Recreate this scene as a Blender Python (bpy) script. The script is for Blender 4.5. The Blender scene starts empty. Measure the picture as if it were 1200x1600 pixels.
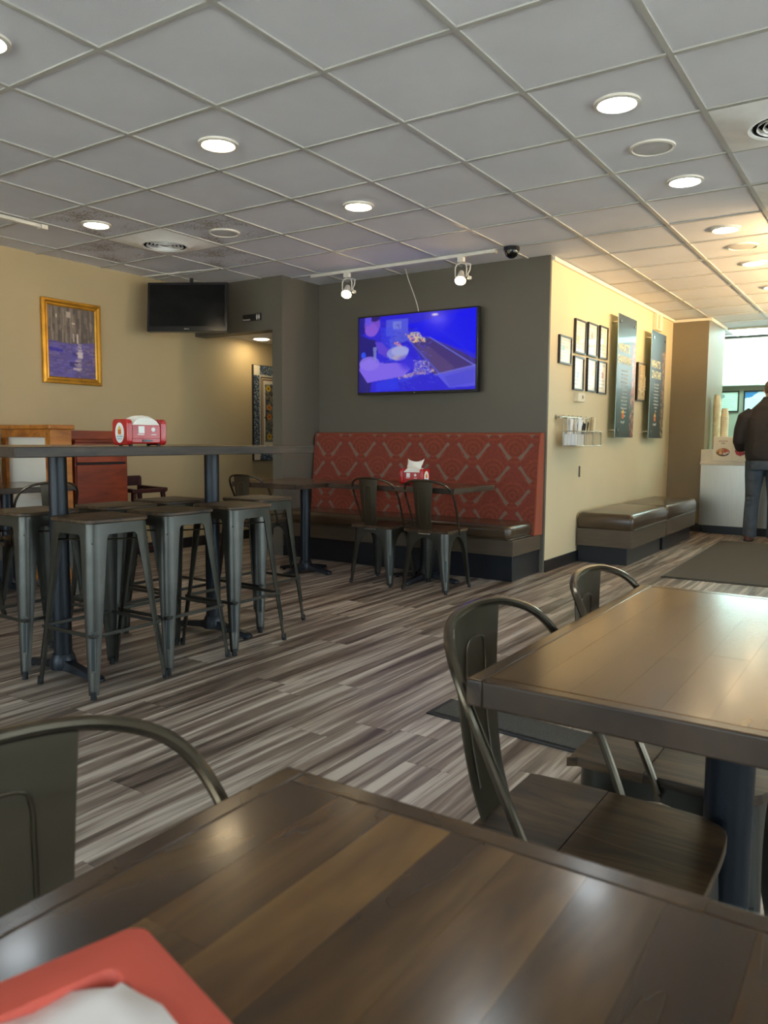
import bpy, bmesh, math, random
import numpy as np
from mathutils import Vector, Matrix

random.seed(7)
rng = np.random.default_rng(5)
SC = bpy.context.scene
COL = SC.collection
PI = math.pi
R = math.radians


def lin(c):
    c = c / 255.0
    return c / 12.92 if c <= 0.04045 else ((c + 0.055) / 1.055) ** 2.4


def rgb(r, g, b, a=1.0):
    return (lin(r), lin(g), lin(b), a)


# ------------------------------------------------------------------ camera
F_PX, PITCH, ROLL, YAW = 1214.81, -0.0932853, 0.00769315, -0.588213
cy_, sy_ = math.cos(YAW), math.sin(YAW)
cp_, sp_ = math.cos(PITCH), math.sin(PITCH)
fw = Vector((sy_ * cp_, cy_ * cp_, sp_))
r0 = Vector((cy_, -sy_, 0))
u0 = r0.cross(fw)
cr_, sr_ = math.cos(ROLL), math.sin(ROLL)
rv = r0 * cr_ + u0 * sr_
uv = -r0 * sr_ + u0 * cr_
cam_data = bpy.data.cameras.new('camera')
cam = bpy.data.objects.new('camera', cam_data)
COL.objects.link(cam)
cam.matrix_world = Matrix(((rv.x, uv.x, -fw.x, 0), (rv.y, uv.y, -fw.y, 0), (rv.z, uv.z, -fw.z, 1.105), (0, 0, 0, 1)))
cam_data.sensor_fit = 'VERTICAL'
cam_data.sensor_height = 36.0
cam_data.lens = F_PX / 1600 * 36.0
cam_data.clip_start = 0.02
cam_data.dof.use_dof = True
cam_data.dof.focus_distance = 3.2
cam_data.dof.aperture_fstop = 8.5
SC.camera = cam

# ------------------------------------------------------------------ exposure, world
SC.view_settings.view_transform = 'Standard'
SC.view_settings.look = 'None'
SC.view_settings.gamma = 1.0
SC.view_settings.use_curve_mapping = False
SC.view_settings.exposure = 0.36
world = bpy.data.worlds.new('overcast_sky')
SC.world = world
world.use_nodes = True
wn = world.node_tree
wn.nodes.clear()
w_out = wn.nodes.new('ShaderNodeOutputWorld')
w_bg = wn.nodes.new('ShaderNodeBackground')
w_bg.inputs[0].default_value = (0.74, 0.87, 1.0, 1)
w_bg.inputs[1].default_value = 5.0
wn.links.new(w_bg.outputs[0], w_out.inputs[0])

# sun added for its bounce off the pavement onto the ceiling; it comes over the roof from behind the building and never enters the room
sun = bpy.data.lights.new('sun', 'SUN')
sun.energy = 54.0
sun.angle = R(1.0)
sun.color = (1.0, 0.98, 0.97)
sun_o = bpy.data.objects.new('sun', sun)
sun_o.rotation_euler = Vector((0.55, -0.60, -1.0)).to_track_quat('-Z', 'Y').to_euler()
COL.objects.link(sun_o)

DOWN_WARM = 30.0      # emission of the downlight lenses
DOWN_COOL = 30.0
WARM = (1.0, 0.76, 0.45, 1)
COOL = (0.86, 0.95, 1.0, 1)


def portal(name, loc, rot, sx, sy):
    l = bpy.data.lights.new(name, 'AREA')
    l.shape = 'RECTANGLE'
    l.size, l.size_y = sx, sy
    l.cycles.is_portal = True
    o = bpy.data.objects.new(name, l)
    o.location, o.rotation_euler = loc, rot
    COL.objects.link(o)


portal('window_portal_front', (-1.5, -2.32, 1.35), (R(90), 0, PI), 8.6, 2.1)
portal('window_portal_side', (3.02, 3.2, 1.35), (R(90), 0, R(-90)), 9.6, 2.1)


# ------------------------------------------------------------------ mesh helper
class MB:
    def __init__(s):
        s.v, s.f = [], []

    def add(s, vs, fs):
        o = len(s.v)
        s.v += [tuple(p) for p in vs]
        s.f += [tuple(i + o for i in f) for f in fs]
        return s

    def box(s, x0, x1, y0, y1, z0, z1):
        return s.add([(x0, y0, z0), (x1, y0, z0), (x1, y1, z0), (x0, y1, z0), (x0, y0, z1), (x1, y0, z1), (x1, y1, z1), (x0, y1, z1)],
                     [(3, 2, 1, 0), (4, 5, 6, 7), (0, 1, 5, 4), (1, 2, 6, 5), (2, 3, 7, 6), (3, 0, 4, 7)])

    def bar(s, a, b, w, h, up=(0, 0, 1)):
        a, b = Vector(a), Vector(b)
        d = (b - a).normalized()
        upv = Vector(up)
        if abs(d.dot(upv)) > 0.98:
            upv = Vector((1, 0, 0))
        x = d.cross(upv).normalized() * (w / 2)
        y = x.cross(d).normalized() * (h / 2)
        return s.add([a - x - y, a + x - y, a + x + y, a - x + y, b - x - y, b + x - y, b + x + y, b - x + y],
                     [(0, 1, 2, 3), (7, 6, 5, 4), (0, 4, 5, 1), (1, 5, 6, 2), (2, 6, 7, 3), (3, 7, 4, 0)])

    def loft(s, rings, cap=True, close=True):
        o = len(s.v)
        n = len(rings[0])
        for r in rings:
            s.v += [tuple(p) for p in r]
        for i in range(len(rings) - 1):
            for j in range(n if close else n - 1):
                k = (j + 1) % n
                s.f.append((o + i * n + j, o + i * n + k, o + (i + 1) * n + k, o + (i + 1) * n + j))
        if cap:
            s.f.append(tuple(o + j for j in reversed(range(n))))
            e = o + (len(rings) - 1) * n
            s.f.append(tuple(e + j for j in range(n)))
        return s

    def tube(s, path, r, n=8, cap=True, flat=1.0):
        P = [Vector(p) for p in path]
        rr = r if isinstance(r, (list, tuple)) else [r] * len(P)
        rings = []
        t0 = (P[1] - P[0]).normalized()
        ref = Vector((0, 0, 1)) if abs(t0.z) < 0.9 else Vector((1, 0, 0))
        nx = t0.cross(ref).normalized()
        for i, p in enumerate(P):
            t = (P[min(i + 1, len(P) - 1)] - P[max(i - 1, 0)]).normalized()
            nx = (nx - t * nx.dot(t)).normalized()
            ny = t.cross(nx)
            rings.append([p + nx * math.cos(2 * PI * k / n) * rr[i] + ny * math.sin(2 * PI * k / n) * rr[i] * flat for k in range(n)])
        return s.loft(rings, cap)

    def cyl(s, c, r, z0, z1, n=24, r1=None):
        r1 = r if r1 is None else r1
        return s.loft([[(c[0] + r * math.cos(2 * PI * k / n), c[1] + r * math.sin(2 * PI * k / n), z0) for k in range(n)],
                       [(c[0] + r1 * math.cos(2 * PI * k / n), c[1] + r1 * math.sin(2 * PI * k / n), z1) for k in range(n)]])

    def lathe(s, prof, c=(0, 0, 0), n=24, cap=True):
        return s.loft([[(c[0] + r * math.cos(2 * PI * k / n), c[1] + r * math.sin(2 * PI * k / n), c[2] + z) for k in range(n)] for r, z in prof], cap)

    def ring(s, c, ro, ri, z0, z1, n=32):
        pr = [(ri, z0), (ro, z0), (ro, z1), (ri, z1), (ri, z0)]
        return s.lathe(pr, c, n, cap=False)

    def prism(s, poly, z0, z1, plane='xy', off=0):
        def P(a, b, c):
            return {'xy': (a, b, c), 'xz': (a, c, b), 'yz': (c, a, b)}[plane]
        n = len(poly)
        s.add([P(a, b, z0) for a, b in poly] + [P(a, b, z1) for a, b in poly],
              [tuple(reversed(range(n))), tuple(range(n, 2 * n))] + [(i, (i + 1) % n, n + (i + 1) % n, n + i) for i in range(n)])
        return s

    def rbox(s, x0, x1, y0, y1, z0, z1, r=0.02, n=5, plane='xy'):
        """box with rounded vertical corners"""
        poly = rrect(x0, x1, y0, y1, r, n)
        return s.prism(poly, z0, z1, plane)

    def build(s, name, mat, parent=None, smooth=True, bevel=0, seg=2, loc=None, rot=None, ang=32, fixn=True):
        me = bpy.data.meshes.new(name)
        me.from_pydata(s.v, [], s.f)
        if fixn:
            bm = bmesh.new()
            bm.from_mesh(me)
            bmesh.ops.recalc_face_normals(bm, faces=bm.faces)
            bm.to_mesh(me)
            bm.free()
        if smooth:
            me.polygons.foreach_set('use_smooth', [True] * len(me.polygons))
            me.set_sharp_from_angle(angle=R(ang))
        me.materials.append(mat)
        o = bpy.data.objects.new(name, me)
        COL.objects.link(o)
        if parent:
            o.parent = parent
        if loc:
            o.location = loc
        if rot:
            o.rotation_euler = rot
        if bevel:
            m = o.modifiers.new('bevel', 'BEVEL')
            m.width = bevel
            m.segments = seg
            m.limit_method = 'ANGLE'
            m.angle_limit = R(40)
            m.harden_normals = False
        return o


def rrect(x0, x1, y0, y1, r, n=5):
    P = []
    for cx, cy, a in ((x1 - r, y1 - r, 0), (x0 + r, y1 - r, 90), (x0 + r, y0 + r, 180), (x1 - r, y0 + r, 270)):
        for i in range(n + 1):
            t = R(a + 90 * i / n)
            P.append((cx + r * math.cos(t), cy + r * math.sin(t)))
    return P


def spline(pts, k=6):
    P = [Vector(p) for p in pts]
    out = []
    for i in range(len(P) - 1):
        a, b, c, d = P[max(i - 1, 0)], P[i], P[i + 1], P[min(i + 2, len(P) - 1)]
        for j in range(k):
            t = j / k
            out.append(0.5 * ((2 * b) + (-a + c) * t + (2 * a - 5 * b + 4 * c - d) * t * t + (-a + 3 * b - 3 * c + d) * t ** 3))
    out.append(P[-1])
    return out


def tag(o, label=None, cat=None, group=None, kind=None):
    if label:
        o['label'] = label
    if cat:
        o['category'] = cat
    if group:
        o['group'] = group
    if kind:
        o['kind'] = kind
    return o


def thing(name, label, cat, loc=(0, 0, 0), rz=0, group=None):
    o = bpy.data.objects.new(name, None)
    o.empty_display_size = 0.05
    COL.objects.link(o)
    o.location = loc
    o.rotation_euler = (0, 0, rz)
    return tag(o, label, cat, group)


def struct(o):
    o['kind'] = 'structure'
    return o


def copy_tree(o, parent=None):
    c = o.copy()
    COL.objects.link(c)
    if parent:
        c.parent = parent
    for ch in list(o.children):
        copy_tree(ch, c)
    return c


def inst(o, parent, loc=None, rot=None, scale=None):
    c = o.copy()
    COL.objects.link(c)
    c.parent = parent
    if loc is not None:
        c.location = loc
    if rot is not None:
        c.rotation_euler = rot
    if scale is not None:
        c.scale = scale
    return c


# ------------------------------------------------------------------ materials
MAT = {}


def mat(name, col, rough=0.5, metal=0.0, var=0.06, scale=8.0, stretch=(1, 1, 1), bump=0.0, bscale=60.0, spec=0.5, col2=None,
        emit=None, estr=0.0, rvar=0.0, coat=0.0, objrand=0.0, aniso=False):
    m = bpy.data.materials.new(name)
    m.use_nodes = True
    nt = m.node_tree
    b = nt.nodes['Principled BSDF']
    tc = nt.nodes.new('ShaderNodeTexCoord')
    mp = nt.nodes.new('ShaderNodeMapping')
    mp.inputs['Scale'].default_value = stretch
    nt.links.new(tc.outputs['Object'], mp.inputs[0])
    nz = nt.nodes.new('ShaderNodeTexNoise')
    nz.inputs['Scale'].default_value = scale
    nz.inputs['Detail'].default_value = 5
    nt.links.new(mp.outputs[0], nz.inputs['Vector'])
    rp = nt.nodes.new('ShaderNodeValToRGB')
    c = Vector(col[:3])
    c2 = Vector(col2[:3]) if col2 else None
    lo = c * (1 - var) if c2 is None else c
    hi = c * (1 + var) if c2 is None else c2
    rp.color_ramp.elements[0].position = 0.35
    rp.color_ramp.elements[1].position = 0.65
    rp.color_ramp.elements[0].color = (*lo, 1)
    rp.color_ramp.elements[1].color = (*hi, 1)
    nt.links.new(nz.outputs[0], rp.inputs[0])
    src = rp.outputs[0]
    if objrand:
        oi = nt.nodes.new('ShaderNodeObjectInfo')
        mm = nt.nodes.new('ShaderNodeMapRange')
        mm.inputs['To Min'].default_value = 1 - objrand
        mm.inputs['To Max'].default_value = 1 + objrand
        nt.links.new(oi.outputs['Random'], mm.inputs['Value'])
        mx = nt.nodes.new('ShaderNodeVectorMath')
        mx.operation = 'SCALE'
        nt.links.new(src, mx.inputs[0])
        nt.links.new(mm.outputs[0], mx.inputs['Scale'])
        src = mx.outputs[0]
        # shift the pattern from piece to piece
        ad = nt.nodes.new('ShaderNodeVectorMath')
        ad.operation = 'SCALE'
        ad.inputs[0].default_value = (37.0, 53.0, 19.0)
        nt.links.new(oi.outputs['Random'], ad.inputs['Scale'])
        nt.links.new(ad.outputs[0], mp.inputs['Location'])
    nt.links.new(src, b.inputs['Base Color'])
    b.inputs['Roughness'].default_value = rough
    b.inputs['Metallic'].default_value = metal
    b.inputs['Specular IOR Level'].default_value = spec
    b.inputs['Coat Weight'].default_value = coat
    b.inputs['Coat Roughness'].default_value = 0.12
    if rvar:
        rr = nt.nodes.new('ShaderNodeMapRange')
        rr.inputs['To Min'].default_value = max(0.02, rough - rvar)
        rr.inputs['To Max'].default_value = rough + rvar
        n3 = nt.nodes.new('ShaderNodeTexNoise')
        n3.inputs['Scale'].default_value = 14
        n3.inputs['Detail'].default_value = 6
        nt.links.new(tc.outputs['Object'], n3.inputs['Vector'])
        nt.links.new(n3.outputs[0], rr.inputs['Value'])
        nt.links.new(rr.outputs[0], b.inputs['Roughness'])
    if bump:
        n2 = nt.nodes.new('ShaderNodeTexNoise')
        n2.inputs['Scale'].default_value = bscale
        n2.inputs['Detail'].default_value = 3
        nt.links.new(mp.outputs[0], n2.inputs['Vector'])
        bp = nt.nodes.new('ShaderNodeBump')
        bp.inputs['Strength'].default_value = bump
        bp.inputs['Distance'].default_value = 0.002
        nt.links.new(n2.outputs[0], bp.inputs['Height'])
        nt.links.new(bp.outputs[0], b.inputs['Normal'])
    if emit:
        b.inputs['Emission Color'].default_value = emit
        b.inputs['Emission Strength'].default_value = estr
    MAT[name] = m
    return m


def print_mat(name, rough=0.5, emit=0.0, coat=0.0, rows=None):
    m = bpy.data.materials.new(name)
    m.use_nodes = True
    nt = m.node_tree
    b = nt.nodes['Principled BSDF']
    at = nt.nodes.new('ShaderNodeAttribute')
    at.attribute_name = 'print'
    b.inputs['Roughness'].default_value = rough
    b.inputs['Coat Weight'].default_value = coat
    b.inputs['Coat Roughness'].default_value = 0.03
    if emit:
        b.inputs['Base Color'].default_value = (0.004, 0.004, 0.005, 1)
        nt.links.new(at.outputs['Color'], b.inputs['Emission Color'])
        b.inputs['Emission Strength'].default_value = emit
    else:
        nt.links.new(at.outputs['Color'], b.inputs['Base Color'])
    MAT[name] = m
    return m


# floor plank material: grey-brown oak streaks running along the plank
def wood_mat(name, dark, mid, light, rough, sx, sy, objr, bump=0.12, rvar=0.08, spec=0.5, ring=0.0, coat=0.0, p=(0.32, 0.5, 0.68)):
    m = bpy.data.materials.new(name)
    m.use_nodes = True
    nt = m.node_tree
    N, L = nt.nodes, nt.links
    b = N['Principled BSDF']
    tc = N.new('ShaderNodeTexCoord')
    oi = N.new('ShaderNodeObjectInfo')
    off = N.new('ShaderNodeVectorMath')
    off.operation = 'SCALE'
    off.inputs[0].default_value = (31.0, 47.0, 11.0)
    L.new(oi.outputs['Random'], off.inputs['Scale'])
    mp = N.new('ShaderNodeMapping')
    mp.inputs['Scale'].default_value = (sx, sy, sx)
    L.new(tc.outputs['Object'], mp.inputs[0])
    L.new(off.outputs[0], mp.inputs['Location'])
    n1 = N.new('ShaderNodeTexNoise')
    n1.inputs['Scale'].default_value = 1.0
    n1.inputs['Detail'].default_value = 4
    n1.inputs['Roughness'].default_value = 0.62
    n1.inputs['Distortion'].default_value = 0.5 + ring
    L.new(mp.outputs[0], n1.inputs['Vector'])
    rp = N.new('ShaderNodeValToRGB')
    e = rp.color_ramp.elements
    e[0].position, e[0].color = p[0], dark
    e[1].position, e[1].color = p[2], light
    k = e.new(p[1])
    k.color = mid
    L.new(n1.outputs[0], rp.inputs[0])
    mr = N.new('ShaderNodeMapRange')
    mr.inputs['To Min'].default_value = 1 - objr
    mr.inputs['To Max'].default_value = 1 + objr
    wn2 = N.new('ShaderNodeTexWhiteNoise')
    wn2.noise_dimensions = '1D'
    L.new(oi.outputs['Random'], wn2.inputs['W'])
    L.new(wn2.outputs['Value'], mr.inputs['Value'])
    sc = N.new('ShaderNodeVectorMath')
    sc.operation = 'SCALE'
    L.new(rp.outputs[0], sc.inputs[0])
    L.new(mr.outputs[0], sc.inputs['Scale'])
    L.new(sc.outputs[0], b.inputs['Base Color'])
    rr = N.new('ShaderNodeMapRange')
    rr.inputs['To Min'].default_value = rough - rvar
    rr.inputs['To Max'].default_value = rough + rvar
    n2 = N.new('ShaderNodeTexNoise')
    n2.inputs['Scale'].default_value = 9
    n2.inputs['Detail'].default_value = 2
    mp2 = N.new('ShaderNodeMapping')
    mp2.inputs['Location'].default_value = (13.3, 7.1, 5.7)
    L.new(tc.outputs['Object'], mp2.inputs[0])
    L.new(mp2.outputs[0], n2.inputs['Vector'])
    L.new(n2.outputs[0], rr.inputs['Value'])
    L.new(rr.outputs[0], b.inputs['Roughness'])
    b.inputs['Specular IOR Level'].default_value = spec
    b.inputs['Coat Weight'].default_value = coat
    b.inputs['Coat Roughness'].default_value = 0.1
    bp = N.new('ShaderNodeBump')
    bp.inputs['Strength'].default_value = bump
    bp.inputs['Distance'].default_value = 0.001
    L.new(n1.outputs[0], bp.inputs['Height'])
    if bump >= 0.1:
        L.new(bp.outputs[0], b.inputs['Normal'])
    MAT[name] = m
    return m


wood_mat('floor_oak', rgb(66, 54, 46), rgb(130, 115, 103), rgb(190, 178, 165), 0.38, 19, 0.7, 0.12, bump=0.25, p=(0.36, 0.5, 0.63))
wood_mat('table_top_wood', rgb(48, 30, 13), rgb(84, 57, 26), rgb(112, 80, 40), 0.20, 8, 1.3, 0.40, bump=0.015, rvar=0.035, coat=0.14, spec=0.42)
wood_mat('table_border_wood', rgb(44, 29, 15), rgb(74, 52, 29), rgb(98, 72, 42), 0.20, 6, 6, 0.08, bump=0.04, rvar=0.035, spec=0.42)
wood_mat('table_edge_wood', rgb(38, 28, 21), rgb(60, 46, 35), rgb(80, 64, 50), 0.40, 3, 30, 0.08, bump=0.04, spec=0.42)
wood_mat('table_edge_wood_cross', rgb(38, 28, 21), rgb(60, 46, 35), rgb(80, 64, 50), 0.40, 30, 3, 0.08, bump=0.04, spec=0.42)
wood_mat('seat_wood', rgb(28, 18, 9), rgb(66, 47, 28), rgb(96, 72, 45), 0.46, 16, 2.0, 0.10, bump=0.5, ring=1.6)
wood_mat('cherry_wood', rgb(100, 34, 12), rgb(132, 52, 20), rgb(150, 66, 30), 0.38, 9, 2, 0.03, bump=0.05)
wood_mat('oak_frame_wood', rgb(150, 86, 26), rgb(190, 118, 44), rgb(212, 140, 64), 0.38, 9, 2, 0.03, bump=0.05)
wood_mat('dark_cherry_wood', rgb(40, 12, 10), rgb(58, 20, 18), rgb(74, 28, 24), 0.38, 9, 2, 0.03, bump=0.05)
mat('paint_cream', rgb(216, 198, 160), 0.6, var=0.02, scale=2, bump=0.1, bscale=160)
mat('paint_tan', rgb(190, 168, 128), 0.6, var=0.02, scale=2, bump=0.1, bscale=160)
mat('paint_olive_grey', rgb(102, 95, 83), 0.5, var=0.02, scale=2, bump=0.1, bscale=160)
mat('paint_taupe', rgb(128, 114, 88), 0.55, var=0.02, scale=2, bump=0.1, bscale=160)
mat('paint_sage', rgb(150, 154, 136), 0.55, var=0.02, scale=2, bump=0.1, bscale=160)
mat('paint_white', rgb(246, 240, 224), 0.5, var=0.02, scale=2)
mat('white_trim', rgb(232, 226, 208), 0.45, var=0.02)
mat('baseboard_black', rgb(30, 30, 32), 0.35, var=0.1)
mat('ceiling_tile', rgb(220, 220, 226), 0.9, var=0.025, scale=3, bump=0.5, bscale=220, objrand=0.02)
mat('ceiling_grid_metal', rgb(182, 180, 174), 0.5, var=0.02)
mat('ceiling_void', rgb(90, 88, 84), 0.9)
mat('gunmetal', rgb(76, 74, 68), 0.36, 0.8, var=0.22, scale=5, rvar=0.05, bump=0.04)
mat('gunmetal_dark', rgb(74, 65, 50), 0.36, 0.6, var=0.16, scale=5, rvar=0.05, bump=0.04)
mat('tube_metal', rgb(92, 82, 68), 0.2, 0.85, var=0.1, scale=5)
mat('table_base_black', rgb(20, 25, 33), 0.36, 0.2, var=0.15, bump=0.2, bscale=200)
mat('rubber', rgb(20, 20, 20), 0.7)
mat('chrome', rgb(210, 210, 210), 0.15, 1.0, var=0.02)
mat('brushed_steel', rgb(186, 180, 166), 0.30, 0.9, var=0.05, scale=4, stretch=(30, 30, 1))
mat('leather_brown', rgb(74, 58, 42), 0.27, var=0.15, scale=4, bump=0.15, bscale=150, coat=0.2)
mat('laminate_brown', rgb(84, 70, 55), 0.45, var=0.08, scale=6, stretch=(1, 1, 8))
mat('kick_black', rgb(24, 26, 32), 0.35, var=0.1)
mat('mat_carpet', rgb(66, 63, 57), 0.95, var=0.55, scale=260, bump=1.0, bscale=300)
mat('mat_rubber_edge', rgb(30, 30, 32), 0.6)
mat('red_plastic', rgb(178, 34, 32), 0.25, var=0.06, scale=4, coat=0.3)
mat('red_tray_plastic', rgb(214, 88, 68), 0.6, var=0.04, scale=4)
mat('napkin_paper', rgb(240, 234, 222), 0.85, var=0.03, bump=0.15, bscale=120)
mat('wax_paper', rgb(244, 232, 224), 0.7, var=0.05, scale=9)
mat('white_print', rgb(240, 236, 228), 0.6, var=0.01)
mat('black_print', rgb(30, 28, 28), 0.6)
mat('red_print', rgb(150, 40, 30), 0.6)
mat('teal_print', rgb(60, 140, 150), 0.6)
mat('orange_print', rgb(222, 118, 40), 0.6)
mat('yellow_print', rgb(232, 186, 84), 0.6)
mat('cream_print', rgb(232, 216, 160), 0.5)
mat('pale_blue_print', rgb(190, 220, 220), 0.5)
mat('black_plastic', rgb(14, 14, 16), 0.3, var=0.1, coat=0.3)
mat('screen_off', rgb(8, 10, 12), 0.12, var=0.1)
mat('gold_frame', rgb(206, 148, 48), 0.36, 0.6, var=0.15, scale=10, rvar=0.05)
mat('black_frame', rgb(24, 22, 20), 0.35)
mat('white_fixture', rgb(228, 222, 210), 0.4)
mat('speaker_grille', rgb(196, 194, 192), 0.85, bump=0.1, bscale=500)
mat('vent_metal', rgb(246, 245, 242), 0.5, var=0.04, scale=9)
mat('vent_dark', rgb(26, 24, 24), 0.8)
mat('cutlery_white', rgb(236, 234, 230), 0.4)
mat('cutlery_black', rgb(16, 16, 18), 0.3)
mat('cup_paper', rgb(228, 210, 172), 0.6)
mat('counter_white', rgb(226, 214, 190), 0.35)
mat('thermostat_plastic', rgb(226, 216, 190), 0.5)
mat('banner_shadow_spacer', rgb(120, 110, 90), 0.5)
mat('skin', rgb(196, 150, 122), 0.55, var=0.06)
mat('hair_grey_brown', rgb(84, 72, 60), 0.8, var=0.35, scale=60, stretch=(1, 1, 0.3), bump=0.8, bscale=90)
mat('jacket_charcoal', rgb(40, 36, 36), 0.85, var=0.18, scale=7, bump=0.6, bscale=28)
mat('denim', rgb(66, 76, 86), 0.85, var=0.25, scale=9, bump=0.6, bscale=40)
mat('shoe_brown', rgb(84, 46, 32), 0.5)
mat('pavement', rgb(150, 148, 142), 0.9, var=0.08, scale=1)
mat('aluminium_frame', rgb(70, 68, 64), 0.4, 0.5)
mat('slot_dark', rgb(46, 50, 50), 0.4, 0.7, var=0.1)
mat('track_bulb_lens', rgb(235, 228, 210), 0.3)
print_mat('screen_print', 0.15, emit=0.62)
print_mat('art_print', 0.45)
print_mat('certificate_print', 0.4, coat=0.5)
print_mat('banner_print', 0.34, coat=0.12)
print_mat('fabric_print', 0.85)
for nm, c, s in (('lens_warm', WARM, DOWN_WARM), ('lens_cool', COOL, DOWN_COOL), ('lens_track', (1.0, 0.70, 0.32, 1), 70.0),
                 ('lens_hall', (1.0, 0.82, 0.5, 1), 45.0), ('menu_light', (0.93, 1.0, 0.99, 1), 2.0), ('fluorescent', (0.60, 1.0, 0.93, 1), 17.0)):
    mat(nm, (0.8, 0.8, 0.8, 1), 0.4, emit=c, estr=s)


def glass_mat():
    m = bpy.data.materials.new('window_glass')
    m.use_nodes = True
    nt = m.node_tree
    nt.nodes.clear()
    o = nt.nodes.new('ShaderNodeOutputMaterial')
    t = nt.nodes.new('ShaderNodeBsdfTransparent')
    t.inputs[0].default_value = (0.93, 0.97, 0.96, 1)
    g = nt.nodes.new('ShaderNodeBsdfGlossy')
    g.inputs['Roughness'].default_value = 0.02
    fr = nt.nodes.new('ShaderNodeFresnel')
    mx = nt.nodes.new('ShaderNodeMixShader')
    nt.links.new(fr.outputs[0], mx.inputs[0])
    nt.links.new(t.outputs[0], mx.inputs[1])
    nt.links.new(g.outputs[0], mx.inputs[2])
    nt.links.new(mx.outputs[0], o.inputs[0])
    MAT['window_glass'] = m


glass_mat()


# soiled variant of the ceiling tile near the air diffusers (dust specks, a stain of its own)
def dusty_tile_mat():
    m = MAT['ceiling_tile'].copy()
    m.name = 'ceiling_tile_dusty'
    nt = m.node_tree
    b = nt.nodes['Principled BSDF']
    tc = nt.nodes.new('ShaderNodeTexCoord')
    n = nt.nodes.new('ShaderNodeTexNoise')
    n.inputs['Scale'].default_value = 75
    n.inputs['Detail'].default_value = 4
    n4 = nt.nodes.new('ShaderNodeTexNoise')
    n4.inputs['Scale'].default_value = 3.2
    nt.links.new(tc.outputs['Object'], n.inputs['Vector'])
    nt.links.new(tc.outputs['Object'], n4.inputs['Vector'])
    ad = nt.nodes.new('ShaderNodeMath')
    ad.operation = 'ADD'
    nt.links.new(n.outputs[0], ad.inputs[0])
    nt.links.new(n4.outputs[0], ad.inputs[1])
    r = nt.nodes.new('ShaderNodeValToRGB')
    r.color_ramp.elements[0].position = 0.5
    r.color_ramp.elements[0].color = (0, 0, 0, 1)
    r.color_ramp.elements[1].position = 0.62
    r.color_ramp.elements[1].color = (1, 1, 1, 1)
    mr = nt.nodes.new('ShaderNodeMath')
    mr.operation = 'MULTIPLY'
    mr.inputs[1].default_value = 0.5
    nt.links.new(ad.outputs[0], mr.inputs[0])
    nt.links.new(mr.outputs[0], r.inputs[0])
    mx = nt.nodes.new('ShaderNodeMix')
    mx.data_type = 'RGBA'
    src = b.inputs['Base Color'].links[0].from_socket
    nt.links.new(r.outputs[0], mx.inputs[0])
    nt.links.new(src, mx.inputs[6])
    mx.inputs[7].default_value = rgb(150, 138, 124)
    nt.links.new(mx.outputs[2], b.inputs['Base Color'])
    MAT['ceiling_tile_dusty'] = m


dusty_tile_mat()


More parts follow.
